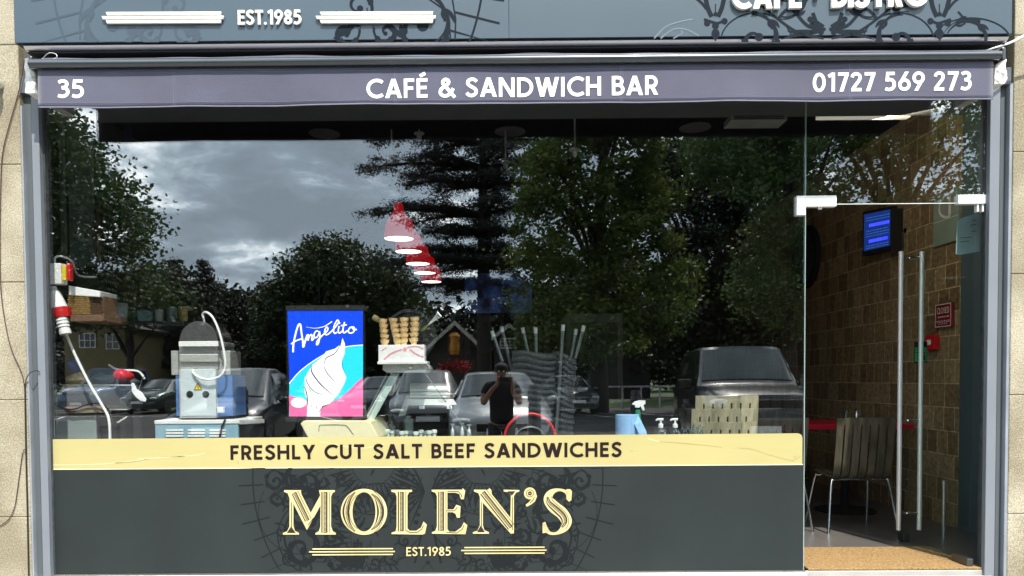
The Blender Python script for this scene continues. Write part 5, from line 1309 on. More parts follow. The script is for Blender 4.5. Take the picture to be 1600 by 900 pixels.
g = MB(); a = P(1428, 360, 2.0); g.lathe((a.x - .06, a.y, a.z), [(.03, 0), (.03, .05), (.015, .055), (.015, .08), (.036, .085), (.04, .12)], 14, X1); g.box(a.x + .04, 3.45, a.y - .02, a.y + .02, a.z - .02, a.z + .02); single(g, 'security_camera', M['steel'], 'small steel camera beside the television', 'camera', smooth=True)
TX = lambda x: (lambda a, b_, c: (x - c, a, b_))
def wallrect(u0, v0, u1, v1, x=3.448): a, b_ = PX(u0, v0, x), PX(u1, v1, x); return a, b_
a, b_ = wallrect(1465.5, 474, 1491.5, 512); ylo, yhi = min(a.y, b_.y), max(a.y, b_.y); zlo, zhi = PX(1478, 511, 3.44).z, PX(1478, 474, 3.44).z
cs = empty('closed_sign', (3.44, (ylo + yhi) / 2, zlo), 'small dark red sign reading CLOSED hung on the tiled wall', 'sign')
g = MB(); g.box(3.425, 3.445, ylo, yhi, zlo, zhi); g.build('plate', mat('dark_red_sign', (.20, .010, .022), .5), cs, bevel=.002)
TCs = lambda a, b_, c: (3.4235 - c, yhi - (yhi - ylo) * a, zlo + (zhi - zlo) * b_)
whi = mat('sign_white', (.60, .58, .55), .6)
g = MB(); g.stroke([(.05, .03), (.95, .03), (.95, .97), (.05, .97)], .035, TCs, 0, 0, closed=True)
text(g, 'CLOSED', TCs, .14, .86, .58, .26, .13, 0, .0002, .12)
for b0, xa, xb in ((.44, .2, .8), (.27, .12, .9), (.21, .14, .85), (.14, .25, .75)):
    x = xa
    while x < xb: w = rnd.uniform(.05, .12); g.stroke([(x, b0), (x + w, b0)], .045 if b0 > .4 else .026, TCs, 0, .0002); x += w + .04
g.build('writing', whi, cs, recalc=False)
g = MB(); g.tube([(3.43, yhi - .02, zhi), (3.44, (ylo + yhi) / 2, zhi + .05), (3.43, ylo + .02, zhi)], .002, 5); g.build('hook', M['chrome'], cs)
fa = empty('fire_call_point', (3.44, 1.5, 1.4), 'small red fire call point on the tiled wall near the door', 'fire alarm')
a, b_ = PX(1453, 524, 3.44), PX(1467, 546, 3.44); g = MB(); g.box(3.40, 3.447, b_.y, a.y, b_.z, a.z); g.build('box', M['red'], fa, bevel=.004)
g = MB(); ym = a.y + (b_.y - a.y) * .25; g.box(3.396, 3.4, ym - .05, ym + .0, (a.z + b_.z) / 2 - .02, (a.z + b_.z) / 2 + .02); g.build('window', M['white'], fa)
gs = at0(1438.5, 550, .70, 'green_notice', 'green and black notice fixed behind the door handle', 'notice')
g = MB(); a, b_ = P(1429, 534, .74), P(1448.5, 567, .74); g.box(a.x, b_.x, .74, .744, b_.z, a.z); g.build('card', M['black'], gs)
g = MB(); a, b_ = P(1430, 543, .738), P(1447.5, 565, .738); g.box(a.x, b_.x, .737, .7395, b_.z, a.z); g.build('green_field', mat('notice_green', (.02, .30, .10), .4), gs)
g = MB()
for v in (547, 556, 560): g.stroke([(1431.5, -v), (1440, -v)], 1.2, TYp(.736))
g.stroke([(1431.5, -551), (1446, -551)], 2, TYp(.736)); g.stroke([(1444, -555), (1444, -563)], 3, TYp(.736)); g.build('print', M['black'], gs, recalc=False)
# pale decals on the transom / door edge
dc = at0(1479, 335, .0, 'round_logo_poster', 'pale green wall poster with a white ring at the top right', 'poster')
a, b_ = PX(1461, 300, 3.44), PX(1497, 375, 3.44); yl, yh = 1.205, a.y
g = MB(); g.box(3.43, 3.446, yl, yh, b_.z - .0, PX(1480, 300, 3.44).z); g.build('sheet', mat('pale_green_sheet', (.20, .26, .22), .6), dc)
TQ = lambda a_, b__, c: (3.4285 - c, yh - (yh - yl) * a_, b_.z + (PX(1480, 300, 3.44).z - b_.z) * b__)
g = MB(); g.stroke([(.62 + .38 * math.cos(R(t_)), .72 + .22 * math.sin(R(t_))) for t_ in range(70, 290, 10)], .05, TQ); g.stroke([(.66, .52), (.66, .9)], .10, TQ); g.stroke([(0, .47), (1, .47)], .01, TQ); g.build('ring', whi, dc, recalc=False)
pp = at0(1513, 360, .3, 'hanging_paper_notice', 'pale blue plastic-covered paper hanging inside the door head', 'notice')
pts = [(1496, -346), (1504, -340), (1527, -333), (1531, -336), (1531, -393), (1500, -398), (1493, -397)]
g = MB(); g.poly(pts, TYp(.25), .004); g.build('sheet', mat('pale_blue_sheet', (.26, .36, .38), .3, 0, .12, 9), pp)
g = MB()
for v, a_, b_ in ((352, 1516, 1525), (362, 1518, 1526), (372, 1500, 1518), (378, 1500, 1515), (345, 1520, 1526)): g.stroke([(a_, -v), (b_, -v + 1.5)], .8, TYp(.2455), 0, 0)
g.build('writing', M['darkink'], pp, recalc=False)
ck = empty('wall_clock', (3.43, 3.7, 2.0), 'large dark round clock on the tiled wall, left of the doorway', 'clock')
a, b_, cc = PX(1262, 402, 3.44), PX(1262, 352, 3.44), PX(1262, 450, 3.44); rz_ = (b_.z - cc.z) / 2
g = MB(); g.lathe((3.445, a.y, a.z), [(rz_, 0), (rz_, -.05), (rz_ * .86, -.06), (rz_ * .84, -.02)], 40, X1, True, True); g.build('rim', M['blackmatte'], ck, smooth=True)
g = MB(); g.lathe((3.424, a.y, a.z), [(rz_ * .83, 0), (rz_ * .83, -.002)], 40, X1); g.build('face', mat('clock_face', (.06, .065, .065), .4), ck)
# ceiling discs
for k, (u, v) in enumerate(((507, 209), (797, 205.5), (1086, 199.5))):
    a = PZ(u, v, 3.562); o = empty('ceiling_speaker', a, ('left', 'middle', 'right')[k] + ' flush round grille in the dark ceiling', 'ceiling speaker', 'round ceiling grilles')
    g = MB(); g.lathe((a.x, a.y, 3.5695), [(.132, 0), (.138, -.010), (.118, -.015)], 28); g.build('grille', mat('grille_grey_%d' % k, (.11, .11, .11), .7), o, smooth=True)
ac = at0(1178, 186, .6, 'air_vent', 'white slotted air vent in the ceiling above the window', 'air vent')
a = PZ(1142, 181, 3.05); b_ = PZ(1215, 190, 3.05)
g = MB(); g.box(a.x, b_.x + .02, a.y, a.y + .16, 3.02, 3.06)
g.build('frame', mat('vent_grey', (.22, .22, .21), .6), ac, bevel=.003)
g = MB()
for k in range(3): g.box(a.x + .02, b_.x, a.y - .004, a.y - .001, 3.026 + k * .011, 3.031 + k * .011)
g.build('slat', M['blackmatte'], ac)
g = MB(); a = P(1280, 176, .5); b_ = P(1424, 182, .5); g.box(a.x, b_.x, .5, .56, b_.z, a.z); single(g, 'light_batten', mat('batten_white', (.6, .6, .55), .5, emit=(1, .93, .8), es=.2), 'thin pale light batten at the top of the doorway', 'light fitting', bevel=.004)
al = bpy.data.lights.new('batten_light', 'AREA'); al.shape = 'RECTANGLE'; al.size = a.x * 0 + .9; al.size_y = .06; al.energy = 4.5; al.color = (1, .86, .66)
alo = bpy.data.objects.new('batten_light', al); C.objects.link(alo); alo.location = ((a.x + b_.x) / 2, .60, b_.z - .02); alo.rotation_euler = Vector((-.5, -.62, .42)).to_track_quat('Z', 'Y').to_euler()
for k, (u, v, yy) in enumerate(((655, 212, 2.2), (898, 238, 1.7), (790, 257, 2.2), (612, 249, 2.2))):
    a = P(u, v, yy); g = MB(); g.lathe((a.x, yy, a.z - .02), [(.008, -.02), (.022, 0), (.024, .03), (.045, .034), (.045, .045)], 16); g.tube([(a.x, yy, a.z), (a.x, yy, 3.57 if yy > 1 else 3.065)], .008, 6); single(g, 'ceiling_spotlight', mat('spot_grey%d' % k, (.30, .30, .30), .5), ('small pale ceiling spotlight nearest the window', 'pale ceiling spotlight in front of the chestnut reflection', 'dim ceiling spotlight near the middle', 'dim ceiling spotlight above the red pendants')[k], 'spotlight', 'ceiling spotlights', smooth=True)

# --- red pendants
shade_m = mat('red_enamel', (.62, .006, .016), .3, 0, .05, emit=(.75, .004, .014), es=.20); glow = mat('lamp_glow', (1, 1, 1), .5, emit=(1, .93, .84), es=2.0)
inn = mat('shade_inside', (.85, .82, .78), .5)
pend = None
for k, y in enumerate((3.30, 4.08, 4.98, 5.80, 6.72)):
    lab = ('nearest and highest of the row of red pendants', 'second red pendant from the window', 'middle red pendant of the five', 'fourth red pendant from the window', 'farthest red pendant lamp of the row')[k]
    if pend is None:
        pend = empty('pendant_lamp', (0, 0, 0), lab, 'pendant lamp', 'red pendant lamps in a row')
        g = MB(); g.lathe((0, 0, 0), [(.15, 0), (.149, .05), (.138, .13), (.112, .20), (.085, .235), (.062, .26), (.05, .31), (.045, .35), (.02, .37)], 32, capb=False); g.build('shade', shade_m, pend, smooth=True)
        g = MB(); g.lathe((0, 0, 0), [(.1495, .0005), (.146, .05), (.13, .13), (.1, .2)], 32, capb=False, capt=False); g.build('inside', inn, pend, smooth=True)
        g = MB(); g.lathe((0, 0, .004), [(.146, 0), (.146, .003)], 32); g.build('diffuser', glow, pend)
        g = MB(); g.tube([(0, 0, .36), (0, 0, .755)], .003, 6); g.build('flex', M['darkmetal'], pend)
        o = pend
    else:
        o = copy_tree(pend); o['label'] = lab
    o.location = (-1.088, y, 2.815)
# back wall: television and big letters
a, b_ = P(700, 496, 9.06), P(897, 552, 9.06)
bw = empty('wall_letters', ((a.x + b_.x) / 2, 9.06, 1.6), 'faint large grey letters on the dark back wall', 'sign')
g = MB(); text(g, "MOLEN'S", FY(9.08), a.x, b_.x, b_.z, (a.z - b_.z), .17, .02, 0, .12); g.build('lettering', mat('dim_letters', (.13, .13, .13), .6), bw)
tv2 = empty('television', P(779, 457, 8.95), 'dim blue television picture high on the back wall', 'television')
a, b_ = P(724, 425, 8.9), P(833, 490, 8.9); g = MB(); g.box(a.x, b_.x, 8.95, 9.05, b_.z, a.z); g.build('casing', M['blackmatte'], tv2, bevel=.01)
g = MB(); g.poly([(a.x + .02, b_.z + .02), (b_.x - .02, b_.z + .02), (b_.x - .02, a.z - .02), (a.x + .02, a.z - .02)], FY(8.945), 0)
scm = mat('tv_picture', (.02, .03, .10), .3, 0, 0, 3.5, col2=(.15, .15, .3), emit=(.1, .1, .1), es=.5); t = scm.node_tree; b = t.nodes['Principled BSDF']
rn = b.inputs['Base Color'].links[0].from_node; rn.color_ramp.elements[0].position = .42; rn.color_ramp.elements[1].position = .58; rn.color_ramp.elements[0].color = (.004, .006, .035, 1); rn.color_ramp.elements[1].color = (.05, .11, .34, 1); t.links.new(rn.outputs[0], b.inputs['Emission Color'])
b.inputs['Emission Strength'].default_value = .09
g.build('screen', scm, tv2, recalc=False)
# small warm-toned fridge inside, dim
fr_ = empty('upright_fridge', P(930, 650, 3.0), 'dim tall glass-door fridge in the middle of the shop', 'fridge')
g = MB(); a, b_ = P(884, 490, 3.6), P(974, 770, 3.6); g.box(a.x, b_.x, 3.6, 4.2, FLZ, a.z); g.build('cabinet', mat('fridge_grey', (.10, .125, .12), .4), fr_, bevel=.01)
g = MB(); g.box(a.x + .06, b_.x - .06, 3.58, 3.598, FLZ + .15, a.z - .1); g.build('door', mat('fridge_door', (.045, .065, .060), .15), fr_, bevel=.005)

# ================================================================== wires and fittings outside
cb1 = mat('brown_cable', (.05, .022, .02), .6)
g = MB(); g.tube([P(38, 94, -.078), P(30, 140, -.076), P(16, 190, -.076), P(4, 240, -.076), P(1, 300, -.076), P(0, 400, -.076), P(3, 470, -.076), P(16, 540, -.076), P(36, 590, -.076), P(40, 640, -.076)], .0028, 6, smoothpts=5); single(g, 'wall_cable', cb1, 'thin brown cable drooping down the left stone pillar', 'cable', smooth=True)
g = MB(); g.tube([P(39, 600, -.076), P(40, 660, -.076), P(41, 720, -.076), P(43, 800, -.076), P(45, 900, -.076)], .0045, 6, smoothpts=3); single(g, 'wall_cable', M['black'], 'straight black cable along the left frame edge', 'cable', smooth=True)
g = MB(); g.tube([P(40, 602, -.076), P(41, 592, -.078), P(48, 582, -.085), P(57, 579, -.066), P(62, 582, -.056)], .0028, 6, smoothpts=5); single(g, 'wire_loop', M['black'], 'short black wire arching onto the left window frame', 'cable', smooth=True)
g = MB(); g.tube([P(40, 702, -.078), P(35, 710, -.076), P(28, 760, -.076), P(22, 795, -.076), P(10, 815, -.076), P(-6, 823, -.076)], .0024, 6, smoothpts=5); single(g, 'wall_cable', cb1, 'thin dark cable curving across the lower left stone block', 'cable', smooth=True)
g = MB(); g.tube([P(1640, 42, -.2), P(1600, 56, -.2), P(1580, 66, -.24), P(1560, 73, -.27), P(1540, 79, -.25)], [.007, .007, .006, .005, .004], 8, smoothpts=5); single(g, 'white_cable', M['white'], 'white cable running to the awning end at right', 'cable', smooth=True)
g = MB(); g.tube([P(62, 97, -.3), P(68, 90, -.31), P(76, 83, -.32), P(86, 84, -.32), P(89, 89, -.32), P(80, 94, -.31)], .0016, 5, smoothpts=5); single(g, 'loose_wire', M['white'], 'thin loose white wire curling above the awning at left', 'wire', smooth=True)
sl_ = empty('wall_light', P(0, 130, -.09), 'white round wall lamp at the left edge of the stone pillar', 'wall light')
a = P(-4, 131, -.078); g = MB(); g.lathe(a + Vector((0, .012, 0)), [(.035, 0), (.035, -.03), (.03, -.05)], 18, Y1); g.build('base', M['steel'], sl_, smooth=True)
g = MB(); g.ell(a + Vector((.0, -.07, .008)), .05, .045, .045); g.build('head', M['white'], sl_, smooth='all')

# ================================================================== THE STREET THE WINDOW MIRRORS
rng = np.random.default_rng(11)
def leaf_mesh(name, centres, size, m, parent=None, squash=1.0, aspect=.6):
    n = len(centres); c = np.asarray(centres, dtype=np.float64)
    a = rng.normal(size=(n, 3)); a[:, 2] *= .6; a /= np.linalg.norm(a, axis=1)[:, None]
    b = rng.normal(size=(n, 3)); b -= a * (a * b).sum(1)[:, None]; b /= np.linalg.norm(b, axis=1)[:, None]
    s = size * rng.uniform(.6, 1.35, size=(n, 1)); a = a * s * .5; b = b * s * .5 * aspect
    v = np.stack([c - a, c - b * 1.0, c + a, c + b * 1.0], axis=1).reshape(-1, 3)
    me = bpy.data.meshes.new(name); me.vertices.add(4 * n); me.vertices.foreach_set('co', v.ravel())
    me.loops.add(4 * n); me.loops.foreach_set('vertex_index', np.arange(4 * n, dtype=np.int32))
    me.polygons.add(n); me.polygons.foreach_set('loop_start', np.arange(0, 4 * n, 4, dtype=np.int32)); me.polygons.foreach_set('loop_total', np.full(n, 4, dtype=np.int32))
    me.update(); me.validate(); me.materials.append(m)
    o = bpy.data.objects.new(name, me); C.objects.link(o)
    if parent is not None: o.parent = parent; o.matrix_parent_inverse = parent.matrix_world.inverted()
    return o
def inpoly(x, y, p):
    r = False; j = len(p) - 1
    for i in range(len(p)):
        if (p[i][1] > y) != (p[j][1] > y) and x < (p[j][0] - p[i][0]) * (y - p[i][1]) / (p[j][1] - p[i][1]) + p[i][0]: r = not r
        j = i
    return r
def clumps(poly, d, depth, n, seedr):
    """clump centres filling a crown of the given outline and depth, thinner towards its rim in depth"""
    xs = [p[0] for p in poly]; ys = [p[1] for p in poly]; o = []
    while len(o) < n:
        u, v = seedr.uniform(min(xs), max(xs)), seedr.uniform(min(ys), max(ys))
        if inpoly(u, v, poly): o.append(RF(u, v, d + depth * seedr.uniform(-1, 1)))
    return o
bark = mat('bark', (.028, .024, .020), .9, 0, .3, 4, .8, 12, stretch=(1, 1, .3))
def tree(name, lab, cat_, group, base, poly, d, depth, nclump, cr, nleaf, lsize, m, trunk_r=.3, trunk_top=None, limbs=10, seed=1, flat=.7):
    rr = random.Random(seed); bx_, by_ = base.x, base.y
    root = empty(name, (bx_, by_, 0), lab, cat_, group)
    cl = clumps(poly, d, depth, nclump, rr); pts = []
    for c in cl:
        k = rng.normal(size=(nleaf, 3)) * np.array([cr, cr, cr * flat]) * .62 * rng.uniform(.7, 1.25)
        pts.append(np.array(c) + k)
    leaf_mesh('crown', np.concatenate(pts), lsize, m, root)
    tt = trunk_top or 8
    g = MB(); mid = Vector((bx_ + rr.uniform(-.2, .2), by_, tt * .5)); top = Vector((bx_ + rr.uniform(-.3, .3), by_, tt))
    g.tube([(bx_, by_, -.05), (bx_, by_, .4), mid, top], [trunk_r * 1.3, trunk_r, trunk_r * .75, trunk_r * .35], 12, smoothpts=3)
    for k in range(limbs):
        c = cl[rr.randrange(len(cl))]; s_ = Vector((bx_, by_, min(max(1.6, c.z * rr.uniform(.35, .7)), tt * .95)))
        md = s_.lerp(c, .5) + Vector((0, 0, .4)); g.tube([s_, md, c], [trunk_r * .4, trunk_r * .22, .03], 7, smoothpts=3)
    g.build('trunk', bark, root, smooth=True)
    return root
lm_ch = leafmat('chestnut_leaf', (.034, .064, .012), (.12, .16, .032), .45)
lm_ok = leafmat('oak_leaf', (.018, .034, .009), (.038, .06, .015), .2)
lm_lf = leafmat('left_tree_leaf', (.020, .042, .010), (.05, .085, .02), .32)
lm_lt = leafmat('light_leaf', (.045, .085, .024), (.10, .155, .05), .34)
lm_cd = leafmat('cedar_needle', (.008, .014, .009), (.016, .024, .014), .08)
lm_fw = leafmat('far_wood_leaf', (.008, .014, .006), (.017, .027, .010), .12)

# far-off wood closing the view
pts = []
for k in range(300):
    u = -500 + 2700 * k / 300 + rnd.uniform(-8, 8); top = 470 + 22 * math.sin(u * .011 + 1) + 12 * math.sin(u * .037) + (12 if 280 < u < 460 else 0) + (-35 if 880 < u < 1300 else 0)
    v = top
    while v < 600:
        c = RF(u + rnd.uniform(-8, 8), v, 78 + rnd.uniform(-5, 5)); pts.append(np.array(c) + rng.normal(size=(34, 3)) * np.array([.9, .9, .7])); v += 13
o = leaf_mesh('far_wood', np.concatenate(pts), .75, lm_fw); tag(o, 'dark belt of distant trees closing the view across the street', 'wood', kind='stuff')
# near hedge belt masking the ground line
pts = []
for k in range(230):
    u = -260 + 2200 * k / 230; 
    for v in (545, 556, 566, 576):
        c = RF(u + rnd.uniform(-6, 6), v + rnd.uniform(-4, 4) + 6 * math.sin(u * .02), 50 + rnd.uniform(-1.5, 1.5)); pts.append(np.array(c) + rng.normal(size=(40, 3)) * np.array([.5, .5, .4]))
o = leaf_mesh('hedge', np.concatenate(pts), .35, lm_fw); tag(o, 'long dark hedge along the back of the green', 'hedge', kind='stuff')

G_T = 'trees across the street'
def gb(u, d): q = RF(u, 600, d); return Vector((q.x, q.y, 0))
# big tree at the left edge
tree('broadleaf_tree', 'tall leafy tree mirrored at the left edge of the window', 'tree', G_T, gb(-10, 21), [(-60, 60), (60, 90), (85, 175), (140, 215), (165, 245), (188, 268), (178, 290), (215, 315), (243, 350), (228, 370), (246, 398), (236, 425), (262, 455), (290, 480), (250, 488), (60, 498), (-60, 490)], 21, 3, 360, .62, 130, .17, lm_lf, .35, 7, 12, 3)
tree('broadleaf_tree', 'low dark bush-like tree under the left tree', 'tree', G_T, gb(200, 38), [(120, 452), (235, 457), (262, 437), (275, 424), (290, 452), (310, 482), (300, 496), (120, 496)], 38, 3, 90, .8, 150, .28, lm_fw, .25, 5, 5, 4)
# round oak
tree('broadleaf_tree', 'round dark oak mirrored left of the red pendants', 'tree', G_T, gb(545, 52), [(400, 481), (425, 447), (445, 436), (448, 409), (470, 389), (490, 373), (503, 379), (520, 387), (540, 375), (556, 381), (562, 396), (600, 399), (625, 411), (640, 436), (652, 461), (670, 491), (670, 560), (400, 560)], 52, 5, 420, .85, 130, .30, lm_ok, .4, 9, 10, 5)
tree('broadleaf_tree', 'low tree line between the oak and the left conifers', 'tree', G_T, gb(350, 62), [(268, 480), (300, 458), (330, 452), (350, 458), (372, 456), (385, 468), (410, 470), (420, 560), (268, 560)], 62, 4, 160, 1.0, 140, .38, lm_fw, .3, 6, 5, 6)
# chestnut and right trees
tree('chestnut_tree', 'broad chestnut tree mirrored in the middle right of the window', 'tree', G_T, gb(938, 26), [(830, 40), (1010, 30), (1060, 120), (1035, 230), (1030, 265), (1062, 300), (1048, 350), (1075, 390), (1086, 425), (1070, 455), (1085, 480), (1050, 520), (990, 545), (900, 560), (820, 540), (790, 480), (812, 430), (795, 380), (822, 330), (800, 300), (830, 250), (822, 150)], 26, 3.6, 430, .52, 115, .20, lm_ch, .36, 11, 16, 8)
tree('broadleaf_tree', 'dense tree behind the chestnut closing the gap to the right', 'tree', G_T, gb(1100, 44), [(1000, 205), (1040, 235), (1180, 200), (1260, 190), (1300, 560), (1000, 560), (1040, 400), (1010, 300)], 44, 4, 560, .85, 120, .30, lm_fw, .4, 10, 8, 9)
tree('broadleaf_tree', 'pale leafy tree mirrored beside the door joint', 'tree', G_T, gb(1230, 22), [(1085, 60), (1330, 40), (1330, 180), (1275, 240), (1300, 330), (1320, 420), (1300, 520), (1180, 505), (1142, 470), (1150, 420), (1170, 370), (1188, 330), (1150, 300), (1095, 290), (1060, 250), (1090, 200)], 22, 3, 330, .45, 115, .17, lm_lt, .3, 9, 12, 10)
tree('broadleaf_tree', 'tree mirrored above the doorway with sky showing through', 'tree', G_T, gb(1400, 24), [(1260, 30), (1600, 30), (1620, 350), (1560, 480), (1440, 500), (1380, 330), (1340, 300), (1290, 330), (1265, 250), (1310, 215), (1262, 180)], 24, 3, 250, .55, 105, .19, lm_ch, .34, 9, 18, 12)
# cedar: flat spreading branch layers with drooping tips
def cedar(base, d, layers, ztop, tr):
    root = empty('cedar_tree', (base.x, base.y, 0), 'old cedar with flat spreading branches mirrored behind the red pendants', 'tree', G_T)
    g = MB(); g.tube([(base.x, base.y, -.05), (base.x, base.y, ztop * .5), (base.x, base.y, ztop)], [tr * 1.2, tr * .8, .08], 12)
    pts = []
    for (z, L, ang, rise) in layers:
        ca, sa = math.cos(R(ang)), math.sin(R(ang)); p0 = Vector((base.x, base.y, z)); br = []
        for k in range(9):
            t = k / 8; br.append(p0 + Vector((ca * L * t, sa * L * t, rise * math.sin(t * 2.2) - .25 * t * t)))
        g.tube(br, [tr * .38 * (1 - .9 * k / 8) + .015 for k in range(9)], 7)
        for k in range(2, 9):
            t = k / 8; wd = (.35 + L * .20 * math.sin(math.pi * min(1, t * .8 + .1)))
            for _ in range(int(3 + L * 1.3)):
                side = rnd.uniform(-1, 1); c = br[k] + Vector((-sa * side * wd + ca * rnd.uniform(-.5, .5), ca * side * wd + sa * rnd.uniform(-.5, .5), rnd.uniform(-.04, .22)))
                nl = 30; q = rng.normal(size=(nl, 3)) * np.array([.26, .26, .05]); pts.append(np.array(c) + q)
                # drooping sprays
                q = rng.normal(size=(14, 3)) * np.array([.10, .10, .02]); dr = rng.uniform(0, 1, size=(14, 1)) ** 1.5 * .42; q[:, 2:3] -= dr; q[:, 0:1] += dr * .5 * (ca if abs(ca) > .3 else .3); pts.append(np.array(c) + q)
    g.build('trunk', bark, root, smooth=True)
    leaf_mesh('crown', np.concatenate(pts), .15, lm_cd, root, aspect=.42)
dC = 40; bC = gb(757, dC)
def zc(v): return RF(757, v, dC).z
def Lu(u): return abs(RF(u, 300, dC).x - bC.x)
lay = []
for v, uL, rise in ((120, 650, .5), (150, 634, .5), (185, 606, .5), (212, 585, .4), (252, 568, .55), (280, 640, .45), (325, 577, .5), (352, 668, .35), (388, 636, .5), (402, 606, .3), (440, 650, .5)):
    lay.append((zc(v + 12), Lu(uL), 180 + rnd.uniform(-9, 9), rise))
    for a in (150, 212, 75, 285, 10): lay.append((zc(v + 12) + rnd.uniform(-.12, .12), Lu(uL) * rnd.uniform(.5, .8), a + rnd.uniform(-10, 10), rise * .7))
cedar(bC, dC, lay, zc(95), .40)
# pointed conifers
def conifer(u, d, vtop, lab, w=1.0):
    b = gb(u, d); zt = RF(u, vtop, d).z; root = empty('conifer_tree', (b.x, b.y, 0), lab, 'tree', 'small conifers')
    g = MB(); g.tube([(b.x, b.y, -.05), (b.x, b.y, zt)], [.18, .03], 8); g.build('trunk', bark, root); pts = []
    n = 46
    for k in range(n):
        t = k / n; z = zt - t * zt * .75; r_ = (.15 + 2.1 * t) * w
        for _ in range(int(4 + 16 * t)):
            a = rnd.uniform(0, 2 * math.pi); q = r_ * rnd.uniform(.5, 1.05); pts.append(np.array((b.x + q * math.cos(a), b.y + q * math.sin(a), z - q * .22)) + rng.normal(size=(22, 3)) * np.array([.22, .22, .07]))
    leaf_mesh('crown', np.concatenate(pts), .22, lm_cd, root, aspect=.5)
conifer(322, 50, 408, 'pointed dark conifer standing left of the oak'); conifer(276, 48, 408, 'slim pointed conifer beside the big left tree', .55)

# ---- houses
whp = mat('white_joinery', (.62, .62, .60), .5)
wgl = mat('house_window_glass', (.03, .035, .04), .1, 0, .1)
def hwindow(root, x0, x1, z0, z1, y, nx=2, nz=2):
    """window facing the shop, in the wall plane y"""
    g = MB(); t_ = (x1 - x0) * .07
    g.box(x0, x1, y, y + .05, z0, z0 + t_); g.box(x0, x1, y, y + .05, z1 - t_, z1); g.box(x0, x0 + t_, y, y + .05, z0 + t_, z1 - t_); g.box(x1 - t_, x1, y, y + .05, z0 + t_, z1 - t_)
    for k in range(1, nx): x = x0 + (x1 - x0) * k / nx; g.box(x - t_ * .4, x + t_ * .4, y + .005, y + .045, z0 + t_, z1 - t_)
    for k in range(1, nz): z = z0 + (z1 - z0) * k / nz; g.box(x0 + t_, x1 - t_, y + .008, y + .04, z - t_ * .35, z + t_ * .35)
    f = g.build('window', whp, root); g = MB(); g.box(x0 + t_ * .5, x1 - t_ * .5, y + .001, y + .02, z0 + t_ * .5, z1 - t_ * .5); g.build('pane', wgl, f)
def gable(name, lab, u0, u1, veave, uap, vap, d, wallm, roofm, wins, depth=7, barge=True):
    a, b_ = RF(u0, veave, d), RF(u1, veave, d); ap = RF(uap, vap, d); y = -d; x0, x1 = a.x, b_.x; ze = (a.z + b_.z) / 2
    root = empty(name, ((x0 + x1) / 2, y, 0), lab, 'house', 'houses across the street')
    g = MB(); fr = [(x0, y, 0), (x1, y, 0), (x1, y, ze), (ap.x, y, ap.z), (x0, y, ze)]; bk = [(p[0], y - depth, p[2]) for p in fr]
    g.add(fr + bk, [(0, 1, 2, 3, 4), (9, 8, 7, 6, 5), (0, 1, 6, 5), (1, 2, 7, 6), (4, 0, 5, 9)]); g.build('wall', wallm, root)
    g = MB()
    for (p, q) in (((x0, ze), (ap.x, ap.z)), ((ap.x, ap.z), (x1, ze))):
        dx_, dz_ = q[0] - p[0], q[1] - p[1]; l = math.hypot(dx_, dz_); nx_, nz_ = -dz_ / l * .16, dx_ / l * .16
        e0 = (p[0] - dx_ / l * (.4 if p[0] == x0 else 0), p[1] - dz_ / l * (.4 if p[0] == x0 else 0)); e1 = (q[0] + dx_ / l * (.4 if q[0] == x1 else 0), q[1] + dz_ / l * (.4 if q[0] == x1 else 0))
        v = [(e0[0], e0[1]), (e1[0], e1[1]), (e1[0] + nx_, e1[1] + nz_), (e0[0] + nx_, e0[1] + nz_)]
        g.add([(a_, y + .35, c_) for a_, c_ in v] + [(a_, y - depth - .3, c_) for a_, c_ in v], [(0, 1, 2, 3), (4, 5, 6, 7), (0, 1, 5, 4), (3, 2, 6, 7), (1, 2, 6, 5), (0, 3, 7, 4)])
    g.build('roof', roofm, root)
    if barge:
        g = MB(); Tb = FY(y + .36, 1)
        g.stroke([(x0 - .35, ze - .35 * (ap.z - ze) / (ap.x - x0)), (ap.x, ap.z), (x1 + .35, ze - .35 * (ap.z - ze) / (x1 - ap.x))], .22, Tb, .05); g.build('bargeboard', whp, root)
    for (ua, va, ub, vb, nx_, nz_) in wins:
        p, q = RF(ua, vb, d), RF(ub, va, d); hwindow(root, p.x, q.x, p.z, q.z, y + .004, nx_, nz_)
    return root
yb = mat('yellow_brick', (.20, .155, .08), .85, 0, .12, 3); dk = mat('dark_weatherboard', (.045, .04, .038), .8, 0, .2, 5); rt = mat('dark_roof_tile', (.06, .05, .045), .85, 0, .3, 4); plr = mat('pale_slate_roof', (.28, .30, .34), .7)
gable('yellow_brick_house', 'small yellow brick house with white windows mirrored at lower left', 100, 210, 514, 155, 492, 43, yb, rt, [(124, 520, 150, 544, 3, 2), (166, 522, 187, 546, 2, 2)], barge=False)
gable('gabled_house', 'dark gabled house with a white-edged roof and a tall white window', 664, 757, 548, 711, 505, 45, dk, rt, [(706, 525, 717, 546, 2, 3)])
gable('gabled_house', 'dark house right of the tall gable, with a wide white window', 771, 822, 527, 795, 509, 45, dk, rt, [(781, 528, 811, 545, 4, 3)])
gable('white_roofed_barn', 'low barn with a pale slate roof mirrored right of the middle', 935, 1016, 560, 978, 538, 48, dk, plr, [], barge=False)
